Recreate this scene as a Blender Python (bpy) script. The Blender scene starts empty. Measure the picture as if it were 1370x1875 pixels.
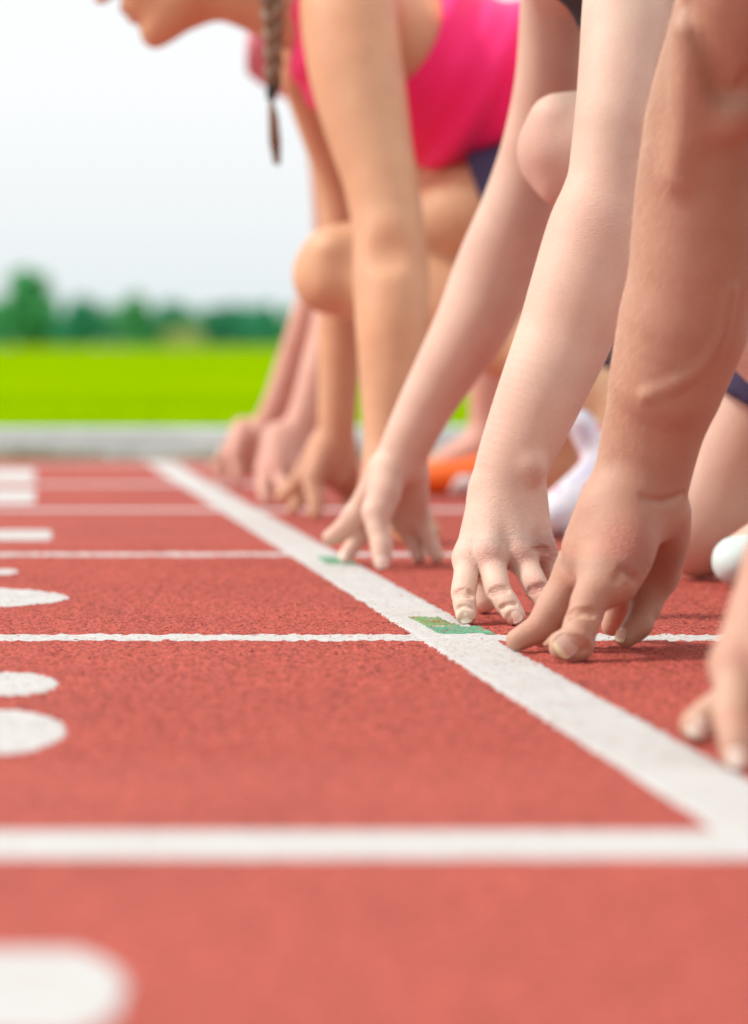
import bpy, math, random
import numpy as np
from mathutils import Vector, Matrix
random.seed(7); rng = np.random.default_rng(7)
S = bpy.context.scene
C = S.collection
R = math.radians
# ------------------------------------------------------------------ camera
F_PX, CX, HY, CAM_H = 6670.0, 685.0, 655.0, 0.22       # focal length, centre column, horizon row (photo pixels), eye height (m)
cd = bpy.data.cameras.new('camera'); cam = bpy.data.objects.new('camera', cd); C.objects.link(cam)
cam.location = (0, 0, CAM_H); cam.rotation_euler = (R(90), 0, 0)
cd.sensor_fit = 'VERTICAL'; cd.sensor_height = 36.0; cd.sensor_width = 36.0
cd.lens = 36.0 * F_PX / 1875.0
cd.shift_y = -(1875 / 2 - HY) / 1875.0
cd.clip_start = 0.05; cd.clip_end = 4000
cd.dof.use_dof = True; cd.dof.focus_distance = 2.93; cd.dof.aperture_fstop = 5.2
S.camera = cam
# ------------------------------------------------------------------ sky, sun, exposure
SUN_EL, SUN_AZ = R(44), R(-92)          # sun to the left of the camera, a little behind it
w = bpy.data.worlds.new('World'); S.world = w; w.use_nodes = True
nt = w.node_tree; nt.nodes.clear()
def wn(t, **kw):
    n = nt.nodes.new(t)
    for k, v in kw.items(): setattr(n, k, v)
    return n
out = wn('ShaderNodeOutputWorld'); mixs = wn('ShaderNodeMixShader')
b1 = wn('ShaderNodeBackground'); b2 = wn('ShaderNodeBackground')
sky = wn('ShaderNodeTexSky', sky_type='NISHITA'); sky.sun_disc = False
sky.sun_elevation = SUN_EL; sky.sun_rotation = SUN_AZ % (2 * math.pi)
b1.inputs['Strength'].default_value = 0.1
nt.links.new(sky.outputs[0], b1.inputs[0])
tc = wn('ShaderNodeTexCoord'); sx = wn('ShaderNodeSeparateXYZ'); rp = wn('ShaderNodeValToRGB')
nt.links.new(tc.outputs['Generated'], sx.inputs[0]); nt.links.new(sx.outputs['Z'], rp.inputs[0])
e = rp.color_ramp.elements
e[0].position = 0.0; e[0].color = (0.70, 0.79, 0.825, 1)
e[1].position = 0.075; e[1].color = (0.92, 0.925, 0.935, 1)
e2 = e.new(0.035); e2.color = (0.82, 0.86, 0.885, 1)
e3 = e.new(0.5); e3.color = (1.1, 1.1, 1.1, 1)
nt.links.new(rp.outputs[0], b2.inputs[0]); b2.inputs['Strength'].default_value = 1.0
mixs.inputs[0].default_value = 0.9
nt.links.new(b1.outputs[0], mixs.inputs[1]); nt.links.new(b2.outputs[0], mixs.inputs[2])
nt.links.new(mixs.outputs[0], out.inputs[0])
sd = bpy.data.lights.new('sun', 'SUN'); sun = bpy.data.objects.new('sun', sd); C.objects.link(sun)
sd.energy = 2.9; sd.angle = R(12); sd.color = (1.0, 0.95, 0.88)
sdir = Vector((math.sin(SUN_AZ) * math.cos(SUN_EL), math.cos(SUN_AZ) * math.cos(SUN_EL), math.sin(SUN_EL)))
sun.rotation_euler = sdir.to_track_quat('Z', 'Y').to_euler(); sun.location = (-3, 1, 4)
S.view_settings.view_transform = 'Standard'; S.view_settings.look = 'None'
S.view_settings.exposure = 0.17; S.view_settings.gamma = 1; S.view_settings.use_curve_mapping = False

# ------------------------------------------------------------------ helpers
def at(px, py, Y):
    """point of the place seen at a photo pixel at depth Y"""
    return np.array([(px - CX) * Y / F_PX, Y, CAM_H - (py - HY) * Y / F_PX])
def PX(n, Y): return n * Y / F_PX            # pixels to metres at depth Y
def new_mat(name):
    m = bpy.data.materials.new(name); m.use_nodes = True
    n = m.node_tree.nodes; return m, n, m.node_tree.links, n['Principled BSDF']
def noise(n, l, scale, detail=3, rough=0.55, co=None):
    t = n.new('ShaderNodeTexNoise'); t.inputs['Scale'].default_value = scale
    t.inputs['Detail'].default_value = detail; t.inputs['Roughness'].default_value = rough
    if co is not None: l.new(co, t.inputs['Vector'])
    return t
def ramp(n, l, src, stops):
    r = n.new('ShaderNodeValToRGB'); el = r.color_ramp.elements
    el[0].position, el[0].color = stops[0][0], stops[0][1]
    el[1].position, el[1].color = stops[-1][0], stops[-1][1]
    for p, c in stops[1:-1]: x = el.new(p); x.color = c
    l.new(src, r.inputs[0]); return r
def mixc(n, l, fac, a, b, mode='MIX'):
    m = n.new('ShaderNodeMix'); m.data_type = 'RGBA'; m.blend_type = mode
    for i, v in ((0, fac), (6, a), (7, b)):
        if hasattr(v, 'links') or isinstance(v, bpy.types.NodeSocket): l.new(v, m.inputs[i])
        else: m.inputs[i].default_value = v
    return m.outputs[2]
def bump(n, l, p, src, strength, dist):
    b = n.new('ShaderNodeBump'); b.inputs['Strength'].default_value = strength; b.inputs['Distance'].default_value = dist
    l.new(src, b.inputs['Height']); l.new(b.outputs[0], p.inputs['Normal']); return b
def c4(c): return (c[0], c[1], c[2], 1)
def skin(name, col, red, mottle=0.075):
    m, n, l, p = new_mat(name)
    co = n.new('ShaderNodeTexCoord').outputs['Object']
    a = n.new('ShaderNodeAttribute'); a.attribute_name = 'tone'
    n1 = noise(n, l, 22, 3, 0.55, co); n2 = noise(n, l, 260, 3, 0.6, co)
    pale = tuple(min(1, c * (1 + mottle)) for c in col); warm = (col[0] * (1 - .25 * mottle), col[1] * (1 - mottle), col[2] * (1 - 1.1 * mottle))
    r1 = ramp(n, l, n1.outputs[0], [(0.32, c4(warm)), (0.68, c4(pale))])
    r2 = ramp(n, l, n2.outputs[0], [(0.3, (0.955, 0.94, 0.93, 1)), (0.7, (1.03, 1.03, 1.03, 1))])
    base = mixc(n, l, 0.7, r1.outputs[0], r2.outputs[0], 'MULTIPLY')
    tm = n.new('ShaderNodeMath'); tm.operation = 'MULTIPLY'; tm.inputs[1].default_value = 0.85; l.new(a.outputs['Fac'], tm.inputs[0])
    col_out = mixc(n, l, tm.outputs[0], base, c4(red))
    # a few moles and larger uneven patches
    vo = n.new('ShaderNodeTexVoronoi'); vo.inputs['Scale'].default_value = 30; l.new(co, vo.inputs['Vector'])
    hs = n.new('ShaderNodeSeparateColor'); l.new(vo.outputs['Color'], hs.inputs[0])
    md = n.new('ShaderNodeMath'); md.operation = 'MULTIPLY_ADD'; md.inputs[1].default_value = .09; md.inputs[2].default_value = -.045; l.new(hs.outputs[0], md.inputs[0])
    lt = n.new('ShaderNodeMath'); lt.operation = 'LESS_THAN'; l.new(vo.outputs['Distance'], lt.inputs[0]); l.new(md.outputs[0], lt.inputs[1])
    lm = n.new('ShaderNodeMath'); lm.operation = 'MULTIPLY'; lm.inputs[1].default_value = .38; l.new(lt.outputs[0], lm.inputs[0])
    n5 = noise(n, l, 7, 2, .5, co); r5 = ramp(n, l, n5.outputs[0], [(0.35, (1.0, 0.94, 0.91, 1)), (0.65, (1.0, 1.03, 1.02, 1))])
    col_out = mixc(n, l, 1, mixc(n, l, lm.outputs[0], col_out, c4([c * .45 for c in col])), r5.outputs[0], 'MULTIPLY')
    l.new(col_out, p.inputs['Base Color'])
    p.inputs['Roughness'].default_value = 0.46; p.inputs['Specular IOR Level'].default_value = 0.45
    p.inputs['Subsurface Weight'].default_value = 0.12; p.inputs['Subsurface Radius'].default_value = (1, .32, .18); p.inputs['Subsurface Scale'].default_value = 0.008
    # fine creases: stretched noise, stronger round the knuckles
    mp = n.new('ShaderNodeMapping'); mp.inputs['Scale'].default_value = (1, 1, 3.2); l.new(co, mp.inputs[0])
    w1 = noise(n, l, 270, 3, 0.6, mp.outputs[0]); w2 = noise(n, l, 1500, 2, 0.5, co)
    k = n.new('ShaderNodeMath'); k.operation = 'MULTIPLY'; l.new(w1.outputs[0], k.inputs[0])
    ka = n.new('ShaderNodeMath'); ka.operation = 'MULTIPLY_ADD'; ka.inputs[1].default_value = 3.6; ka.inputs[2].default_value = 0.18
    l.new(a.outputs['Fac'], ka.inputs[0]); l.new(ka.outputs[0], k.inputs[1])
    s = n.new('ShaderNodeMath'); s.operation = 'MULTIPLY_ADD'; s.inputs[1].default_value = 0.3; l.new(w2.outputs[0], s.inputs[0]); l.new(k.outputs[0], s.inputs[2])
    bump(n, l, p, s.outputs[0], 0.7, 0.0017)
    return m
def cloth(name, col, rough=0.8, fine=900, amount=0.06, sheen=0.0):
    m, n, l, p = new_mat(name)
    co = n.new('ShaderNodeTexCoord').outputs['Object']
    n1 = noise(n, l, 22, 3, 0.6, co)
    r1 = ramp(n, l, n1.outputs[0], [(0.3, c4([c * (1 - amount) for c in col])), (0.7, c4([min(1, c * (1 + amount)) for c in col]))])
    l.new(r1.outputs[0], p.inputs['Base Color']); p.inputs['Roughness'].default_value = rough
    p.inputs['Sheen Weight'].default_value = sheen
    bump(n, l, p, noise(n, l, fine, 2, 0.5, co).outputs[0], 0.3, 0.0006)
    return m
def mesh_np(name, V, Q, mat, smooth=True, attr=None):
    V = np.ascontiguousarray(V, dtype=np.float32); Q = np.ascontiguousarray(Q, dtype=np.int32)
    me = bpy.data.meshes.new(name); nf, k = Q.shape
    me.vertices.add(len(V)); me.vertices.foreach_set('co', V.ravel())
    me.loops.add(nf * k); me.loops.foreach_set('vertex_index', Q.ravel())
    me.polygons.add(nf); me.polygons.foreach_set('loop_start', np.arange(0, nf * k, k, dtype=np.int32))
    me.update(calc_edges=True)
    me.polygons.foreach_set('use_smooth', np.full(nf, smooth))
    for an, av in (attr or {}).items():
        A = me.attributes.new(an, 'FLOAT', 'POINT'); A.data.foreach_set('value', np.ascontiguousarray(av, dtype=np.float32))
    me.materials.append(mat)
    return me
def link(name, me, parent=None, **props):
    o = bpy.data.objects.new(name, me); C.objects.link(o)
    if parent is not None: o.parent = parent
    for k, v in props.items(): o[k] = v
    return o
def thing(name, label, cat, loc=(0, 0, 0), group=None):
    o = bpy.data.objects.new(name, None); C.objects.link(o); o.location = loc; o.empty_display_size = 0.1
    o['label'] = label; o['category'] = cat
    if group: o['group'] = group
    return o
def rebase(me, root):
    """mesh data given in world metres is moved into the root's frame"""
    me.transform(Matrix.Translation(-Vector(root.location)))
    return me

# ---- smooth solid modelling on a voxel grid
def smin(a, b, k):
    if k <= 0: return np.minimum(a, b)
    h = np.maximum(k - np.abs(a - b), 0) / k
    return np.minimum(a, b) - h * h * k * 0.25
def spline(P, n):
    P = np.asarray(P, float); m = len(P)
    if m == 2: t = np.linspace(0, 1, n + 1)[:, None]; return P[0] * (1 - t) + P[1] * t
    E = np.vstack([2 * P[0] - P[1], P, 2 * P[-1] - P[-2]]); o = []
    for i in range(m - 1):
        a, b, c, d = E[i:i + 4]
        for t in np.linspace(0, 1, n, endpoint=False):
            o.append(0.5 * (2 * b + (c - a) * t + (2 * a - 5 * b + 4 * c - d) * t * t + (3 * b - a - 3 * c + d) * t ** 3))
    o.append(P[-1]); return np.array(o)
class Field:
    def __init__(s, lo, hi, h):
        s.lo = np.array(lo, float); s.h = h
        s.n = np.maximum(np.ceil((np.array(hi) - s.lo) / h).astype(int) + 1, 4)
        s.v = np.full(s.n, 0.5, np.float32)
    def win(s, lo, hi):
        a = np.clip(np.floor((np.array(lo) - s.lo) / s.h).astype(int), 0, s.n - 1)
        b = np.clip(np.ceil((np.array(hi) - s.lo) / s.h).astype(int) + 1, 1, s.n)
        b = np.maximum(b, a + 1)
        sl = tuple(slice(i, j) for i, j in zip(a, b))
        X = [(s.lo[d] + s.h * np.arange(a[d], b[d])).astype(np.float32) for d in range(3)]
        return sl, X[0][:, None, None], X[1][None, :, None], X[2][None, None, :], a
    def limb(s, P, r, flat=None, k=0.0, n=6, pad=0.03, cuts=(), inflate=0.0, mode='add', warp=None):
        A = spline(np.column_stack([np.asarray(P, float), np.asarray(r, float)]), n)
        P, r = A[:, :3], np.maximum(A[:, 3] + inflate, 0.002)
        f = 1.0 if flat is None else max(1.0, flat[1])
        pad = max(pad, k + 3 * s.h)
        lo = (P - r[:, None] * f).min(0) - pad; hi = (P + r[:, None] * f).max(0) + pad
        sl, X, Y, Z, a0 = s.win(lo, hi)
        L = np.full(s.v[sl].shape, 0.5, np.float32)
        for i in range(len(P) - 1):
            a, b = P[i], P[i + 1]; rr = max(r[i], r[i + 1]) * f + pad
            l2 = np.minimum(a, b) - rr; h2 = np.maximum(a, b) + rr
            q, x, y, z, a1 = s.win(l2, h2)
            loc = tuple(slice(max(q[d].start - a0[d], 0), q[d].stop - a0[d]) for d in range(3))
            x = x[max(0, sl[0].start - q[0].start):]; y = y[:, max(0, sl[1].start - q[1].start):]; z = z[:, :, max(0, sl[2].start - q[2].start):]
            sub = L[loc]; x = x[:sub.shape[0]]; y = y[:, :sub.shape[1]]; z = z[:, :, :sub.shape[2]]
            ba = b - a; bb = float(ba @ ba) + 1e-12
            t = np.clip(((x - a[0]) * ba[0] + (y - a[1]) * ba[1] + (z - a[2]) * ba[2]) / bb, 0, 1).astype(np.float32)
            qx = x - (a[0] + t * ba[0]); qy = y - (a[1] + t * ba[1]); qz = z - (a[2] + t * ba[2])
            if flat is not None:
                ax, sc = flat; u = (qx * ax[0] + qy * ax[1] + qz * ax[2]) * (1 / sc - 1)
                qx = qx + ax[0] * u; qy = qy + ax[1] * u; qz = qz + ax[2] * u
            d = np.sqrt(qx * qx + qy * qy + qz * qz) - (r[i] + t * (r[i + 1] - r[i]))
            np.minimum(sub, d, out=sub)
        if warp is not None: L = L + warp(X, Y, Z).astype(np.float32)
        for c in cuts: L = np.maximum(L, c(X, Y, Z).astype(np.float32))
        if mode == 'add': s.v[sl] = smin(s.v[sl], L, k)
        elif mode == 'cut': s.v[sl] = -smin(-s.v[sl], L, k)
        return L, sl
    def blob(s, c, rad, axes=None, k=0.0, mode='add', cuts=()):
        c = np.asarray(c, float); rad = np.asarray(rad, float); m = rad.max() + max(0.02, k + 3 * s.h)
        sl, X, Y, Z, _ = s.win(c - m, c + m)
        x, y, z = X - c[0], Y - c[1], Z - c[2]
        if axes is None: axes = np.eye(3)
        q = [(x * ax[0] + y * ax[1] + z * ax[2]) for ax in axes]
        k0 = np.sqrt(sum((q[i] / rad[i]) ** 2 for i in range(3))); k1 = np.sqrt(sum((q[i] / rad[i] ** 2) ** 2 for i in range(3)))
        d = (k0 * (k0 - 1) / np.maximum(k1, 1e-6)).astype(np.float32)
        for cu in cuts: d = np.maximum(d, cu(X, Y, Z).astype(np.float32))
        s.v[sl] = smin(s.v[sl], d, k) if mode == 'add' else -smin(-s.v[sl], d, k)
    def surf(s, px, py, y0, y1):
        """first point of the solid met by the sight line through a photo pixel"""
        for Y in np.arange(y0, y1, s.h * .3):
            q = at(px, py, Y); i = np.clip(np.round((q - s.lo) / s.h).astype(int), 0, s.n - 1)
            if s.v[tuple(i)] < 0: return q
        return at(px, py, (y0 + y1) / 2)
    def floor(s, z0=0.0006):
        Z = s.lo[2] + s.h * np.arange(s.n[2]); s.v = np.maximum(s.v, (z0 - Z)[None, None, :].astype(np.float32))
    def mesh(s):
        v = s.v; v[0] = v[-1] = 0.5; v[:, 0] = v[:, -1] = 0.5; v[:, :, 0] = v[:, :, -1] = 0.5
        ins = v < 0; nx, ny, nz = v.shape
        cnt = np.zeros((nx - 1, ny - 1, nz - 1), np.uint8)
        for i in (0, 1):
            for j in (0, 1):
                for k in (0, 1): cnt += ins[i:nx - 1 + i, j:ny - 1 + j, k:nz - 1 + k]
        act = (cnt > 0) & (cnt < 8); idx = np.argwhere(act)
        ids = np.full(act.shape, -1, np.int32); ids[act] = np.arange(len(idx))
        cor = [(i, j, k) for i in (0, 1) for j in (0, 1) for k in (0, 1)]
        val = np.stack([v[idx[:, 0] + c[0], idx[:, 1] + c[1], idx[:, 2] + c[2]] for c in cor], 1)
        acc = np.zeros((len(idx), 3)); num = np.zeros(len(idx))
        for p in range(8):
            for q in range(p + 1, 8):
                if sum(abs(cor[p][d] - cor[q][d]) for d in range(3)) != 1: continue
                a, b = val[:, p], val[:, q]; m = (a < 0) != (b < 0)
                t = np.where(m, a / np.where(m, a - b, 1), 0)[:, None]
                acc += np.where(m[:, None], np.array(cor[p]) + t * (np.array(cor[q]) - np.array(cor[p])), 0); num += m
        V = s.lo + s.h * (idx + acc / np.maximum(num, 1)[:, None])
        Q = []
        def faces(e, f, cells):
            for flag in (True, False):
                m = np.argwhere(e & (f if flag else ~f))
                if len(m) == 0: continue
                q = np.stack([ids[m[:, 0] + c[0], m[:, 1] + c[1], m[:, 2] + c[2]] for c in cells], 1)
                Q.append(q if flag else q[:, ::-1])
        e = ins[:-1] != ins[1:]; e[:, 0] = e[:, -1] = False; e[:, :, 0] = e[:, :, -1] = False
        faces(e, ins[:-1], [(0, -1, -1), (0, 0, -1), (0, 0, 0), (0, -1, 0)])
        e = ins[:, :-1] != ins[:, 1:]; e[0] = e[-1] = False; e[:, :, 0] = e[:, :, -1] = False
        faces(e, ins[:, :-1], [(-1, 0, -1), (-1, 0, 0), (0, 0, 0), (0, 0, -1)])
        e = ins[:, :, :-1] != ins[:, :, 1:]; e[0] = e[-1] = False; e[:, 0] = e[:, -1] = False
        faces(e, ins[:, :, :-1], [(-1, -1, 0), (0, -1, 0), (0, 0, 0), (-1, 0, 0)])
        return V, np.vstack(Q)
def relax(V, Q, it=2, lam=0.5):
    """light smoothing over edges"""
    E = np.vstack([Q[:, [0, 1]], Q[:, [1, 2]], Q[:, [2, 3]], Q[:, [3, 0]]]); n = len(V)
    for _ in range(it):
        acc = np.zeros_like(V); cnt = np.bincount(E[:, 0], minlength=n)
        for d in range(3): acc[:, d] = np.bincount(E[:, 0], weights=V[E[:, 1], d], minlength=n)
        ok = cnt > 0
        V = np.where(ok[:, None], V * (1 - lam) + lam * acc / np.maximum(cnt, 1)[:, None], V)
    return V
def plane(p, nrm):
    p = np.asarray(p, float); nrm = np.asarray(nrm, float); nrm = nrm / np.linalg.norm(nrm)
    return lambda X, Y, Z: (X - p[0]) * nrm[0] + (Y - p[1]) * nrm[1] + (Z - p[2]) * nrm[2]
def rotz(v, a):
    c, s_ = math.cos(a), math.sin(a); v = np.asarray(v, float)
    return np.array([c * v[0] - s_ * v[1], s_ * v[0] + c * v[1], v[2]])

# ------------------------------------------------------------------ the track
HG = 768; HSTEP = 0.0024
hg = rng.random((HG, HG)).astype(np.float32)
hg = 0.5 * hg + 0.5 * (0.25 * (np.roll(hg, 1, 0) + np.roll(hg, -1, 0) + np.roll(hg, 1, 1) + np.roll(hg, -1, 1)))
hg = hg + 0.45 * np.kron(rng.random((HG // 2, HG // 2)), np.ones((2, 2))).astype(np.float32)
hg = (hg - hg.mean()) / hg.std()
def ground(x, y):
    u = np.asarray(x) / HSTEP; v = np.asarray(y) / HSTEP
    i = np.floor(u).astype(int); j = np.floor(v).astype(int); fu, fv = u - i, v - j
    g = lambda a, b: hg[a % HG, b % HG]
    h = (g(i, j) * (1 - fu) + g(i + 1, j) * fu) * (1 - fv) + (g(i, j + 1) * (1 - fu) + g(i + 1, j + 1) * fu) * fv
    sm = lambda t: np.clip(t, 0, 1)
    m = sm((np.asarray(x) + .42) / .03) * sm((.52 - np.asarray(x)) / .03) * sm((np.asarray(y) - 1.95) / .08) * sm((4.30 - np.asarray(y)) / .08)
    return m * 0.00058 * h - 0.0010
def track_colour(n, l):
    co = n.new('ShaderNodeTexCoord').outputs['Object']
    n1 = noise(n, l, 420, 2, 0.6, co); n2 = noise(n, l, 5, 4, 0.6, co); n3 = noise(n, l, 75, 4, 0.7, co)
    r1 = ramp(n, l, n1.outputs[0], [(0.35, (0.08, 0.012, 0.010, 1)), (0.47, (0.41, 0.070, 0.048, 1)), (0.60, (0.50, 0.093, 0.064, 1)), (0.74, (0.68, 0.19, 0.14, 1))])  # pits dark, grain tops light: fine shade and highlights put into the colour
    r2 = ramp(n, l, n2.outputs[0], [(0.3, (0.9, 0.88, 0.88, 1)), (0.7, (1.06, 1.06, 1.06, 1))])
    r3 = ramp(n, l, n3.outputs[0], [(0.28, (0.74, 0.71, 0.70, 1)), (0.5, (0.95, 0.95, 0.95, 1)), (0.72, (1.10, 1.10, 1.10, 1))])
    return co, mixc(n, l, 1, mixc(n, l, 1, r1.outputs[0], r2.outputs[0], 'MULTIPLY'), r3.outputs[0], 'MULTIPLY'), n1
m_track, n, l, p = new_mat('red_rubber')
co, colr, n1 = track_colour(n, l); l.new(colr, p.inputs['Base Color']); p.inputs['Roughness'].default_value = 0.85
p.inputs['Specular IOR Level'].default_value = 0.3
bump(n, l, p, n1.outputs[0], 0.5, 0.001)
def paint(name, col, wear0, wear1, dirt=(0.80, 0.76, 0.72), fine=300):
    m, n, l, p = new_mat(name)
    co, colr, n1 = track_colour(n, l)
    a = noise(n, l, fine, 3, 0.65, co); b = noise(n, l, 45, 3, 0.6, co); d = noise(n, l, 14, 3, 0.6, co)
    sm = n.new('ShaderNodeMath'); sm.operation = 'MULTIPLY_ADD'; sm.inputs[1].default_value = 0.6; l.new(b.outputs[0], sm.inputs[0]); l.new(a.outputs[0], sm.inputs[2])
    fac = ramp(n, l, sm.outputs[0], [(wear0, (0, 0, 0, 1)), (wear1, (1, 1, 1, 1))])
    pc = ramp(n, l, d.outputs[0], [(0.3, c4([x * y for x, y in zip(col, dirt)])), (0.7, c4(col))])
    sp = ramp(n, l, a.outputs[0], [(0.3, (0.72, 0.69, 0.66, 1)), (0.5, (1, 1, 1, 1))])
    pcol = mixc(n, l, 1, pc.outputs[0], sp.outputs[0], 'MULTIPLY')
    l.new(mixc(n, l, fac.outputs[0], colr, pcol), p.inputs['Base Color']); p.inputs['Roughness'].default_value = 0.75
    bump(n, l, p, a.outputs[0], 0.4, 0.001)
    return m
m_white = paint('white_line_paint', (0.555, 0.55, 0.535), 0.575, 0.65, (0.92, 0.91, 0.90))
m_green = paint('green_line_paint', (0.08, 0.38, 0.23), 0.70, 0.76, fine=520)
m_olive = paint('olive_line_paint', (0.17, 0.34, 0.12), 0.66, 0.75, fine=520)
def grid(xs, ys, zf):
    X, Y = np.meshgrid(xs, ys, indexing='ij'); V = np.column_stack([X.ravel(), Y.ravel(), zf(X, Y).ravel()])
    nx, ny = len(xs), len(ys); I = np.arange(nx * ny).reshape(nx, ny)
    Q = np.stack([I[:-1, :-1], I[1:, :-1], I[1:, 1:], I[:-1, 1:]], -1).reshape(-1, 4)
    return V, Q
TX0, TX1, TY0, TY1 = -14.0, 16.0, -6.0, 7.86
fx = np.arange(-0.42, 0.5201, 0.0027); fy = np.arange(1.95, 4.3, 0.0027)
xs = np.concatenate([np.linspace(TX0, -0.45, 12), fx, np.linspace(0.55, TX1, 12)])
ys = np.concatenate([np.linspace(TY0, 1.9, 10), fy, np.linspace(4.35, TY1, 8)])
V, Q = grid(xs, ys, lambda X, Y: ground(X, Y))
link('running_track', mesh_np('running_track', V, Q, m_track), kind='structure', label='red granular rubber running track')
def strip(name, mat, cx, cy, dirx, diry, length, width, step, rag=0.0007, lift=0.0004, ncross=16, **pr):
    """a painted band following the rough surface with a ragged edge"""
    nl = max(2, int(length / step)); t = np.linspace(0, length, nl); u = np.linspace(-.5, .5, ncross)
    e0 = rng.normal(0, rag, nl) + 0.4 * rag * np.convolve(rng.normal(0, 1, nl + 20), np.ones(9) / 4, 'same')[:nl]
    e1 = rng.normal(0, rag, nl) + 0.4 * rag * np.convolve(rng.normal(0, 1, nl + 20), np.ones(9) / 4, 'same')[:nl]
    T, U = np.meshgrid(t, u, indexing='ij')
    off = U * width + np.where(U > 0, U * 2 * e1[:, None], -U * 2 * e0[:, None])
    X = cx + dirx * T - diry * off; Y = cy + diry * T + dirx * off
    Z = ground(X, Y) + lift; Z[:, 0] -= lift + .0009; Z[:, -1] -= lift + .0009
    I = np.arange(nl * ncross).reshape(nl, ncross)
    Q = np.stack([I[:-1, :-1], I[1:, :-1], I[1:, 1:], I[:-1, 1:]], -1).reshape(-1, 4)
    return link(name, mesh_np(name, np.column_stack([X.ravel(), Y.ravel(), Z.ravel()]), Q, mat), **pr)
for Yl, wd, st, ord_ in ((0.433, 0.08, 0.02, 'first'), (1.655, 0.105, 0.004, 'second'), (2.873, 0.066, 0.003, 'third'), (4.085, 0.066, 0.004, 'fourth'), (5.29, 0.075, 0.02, 'fifth'), (6.36, 0.085, 0.02, 'sixth'), (7.60, 0.08, 0.03, 'seventh')):
    strip('lane_line', m_white, -2.6 if Yl < 5 else -6, Yl, 1, 0, 5.2 if Yl < 5 else 14, wd, st, kind='structure', label=f'white lane line across the red track, {ord_} from the camera', lift=0.0004)
# start line, slanting away to the left
A0 = np.array([0.275, 0.9]); A1 = np.array([-0.46, 7.75]); dv = A1 - A0; LN = np.linalg.norm(dv); dv /= LN
strip('start_line', m_white, A0[0], A0[1], dv[0], dv[1], LN, 0.062, 0.003, kind='structure', label='white painted start line slanting across the red track', lift=0.0007)
def patch(name, mat, pts, lift, step=0.0025, **pr):
    """filled outline of paint, on the rough surface"""
    pts = np.array(pts); lo, hi = pts.min(0), pts.max(0)
    xs = np.arange(lo[0] - step, hi[0] + 2 * step, step); ys = np.arange(lo[1] - step, hi[1] + 2 * step, step)
    X, Y = np.meshgrid(xs, ys, indexing='ij'); ins = np.zeros(X.shape, bool)
    j = len(pts) - 1
    for i in range(len(pts)):
        (x0, y0), (x1, y1) = pts[i], pts[j]
        c = ((y0 > Y) != (y1 > Y)) & (X < (x1 - x0) * (Y - y0) / (y1 - y0 + 1e-12) + x0); ins ^= c; j = i
    I = np.arange(X.size).reshape(X.shape)
    f = ins[:-1, :-1] & ins[1:, 1:]
    Q = np.stack([I[:-1, :-1], I[1:, :-1], I[1:, 1:], I[:-1, 1:]], -1)[f]
    edge = ~(ins & np.roll(ins, 1, 0) & np.roll(ins, -1, 0) & np.roll(ins, 1, 1) & np.roll(ins, -1, 1))
    V = np.column_stack([X.ravel(), Y.ravel(), (ground(X, Y) + lift - edge * (lift + .0007)).ravel()])
    used = np.unique(Q); mp = np.full(len(V), -1); mp[used] = np.arange(len(used))
    return link(name, mesh_np(name, V[used], mp[Q], mat), **pr)
gp = lambda px, py: tuple(at(px, py, CAM_H * F_PX / (py - HY))[:2])
patch('start_mark', m_olive, [gp(743, 1129), gp(806, 1130), gp(845, 1146), gp(776, 1146)], 0.0011, step=0.0012, kind='structure', label='worn olive patch at the back of the near green mark on the start line')
patch('start_mark', m_green, [gp(776, 1146.5), gp(880, 1146.5), gp(909, 1160), gp(800, 1160)], 0.0013, step=0.0012, kind='structure', label='worn green paint mark beside the near lane line on the start line')
patch('start_mark', m_green, [gp(572, 1019), gp(640, 1019), gp(662, 1034), gp(596, 1034)], 0.0011, kind='structure', label='small green paint mark on the start line under the farther hand')
def stroke(yt, yb, pe, rx, x0, lab, ry=None):
    """band of paint from x0 to a rounded end; rx, ry: corner radii, the end runs parallel to the start line"""
    Y1, Y0 = CAM_H * F_PX / (yt - HY), CAM_H * F_PX / (yb - HY); ym = (Y0 + Y1) / 2; hh = (Y1 - Y0) / 2
    ry = hh if ry is None else min(ry, hh); xe = (pe - CX) * ym / F_PX; sl = (pe - CX) / F_PX; o = [(x0, Y0)]
    for s_, rng_ in ((-1, range(0, 13)), (1, range(12, -1, -1))):
        for k in rng_:
            a = k / 12 * math.pi / 2; y = ym + s_ * (hh - ry + ry * math.cos(a)); o.append((xe - rx + rx * math.sin(a) + (y - ym) * sl, y))
    o.append((x0, Y1))
    patch('lane_number', m_white, o, 0.0005, step=0.003, kind='structure', label=lab)
stroke(1731, 1900, 248, 0.028, -0.34, 'rounded end of a white number painted nearest the camera', .13)
stroke(1229, 1273, 115, 0.035, -0.50, 'upper white number stroke painted in the second lane')
stroke(1297, 1379, 130, 0.045, -0.50, 'lower white number stroke painted in the second lane')
stroke(1074, 1113, 132, 0.13, -0.62, 'pointed white number stroke painted in the third lane')
stroke(1040, 1051, 40, 0.02, -0.62, 'thin white number stroke in the third lane')
stroke(969, 988, 99, 0.01, -0.85, 'white number bar painted in the fourth lane', .04)
stroke(894, 921, 68, 0.02, -1.2, 'near white number bar painted in the fifth lane', .04)
stroke(858, 882, 66, 0.02, -1.3, 'far white number bar painted in the fifth lane', .04)

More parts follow.
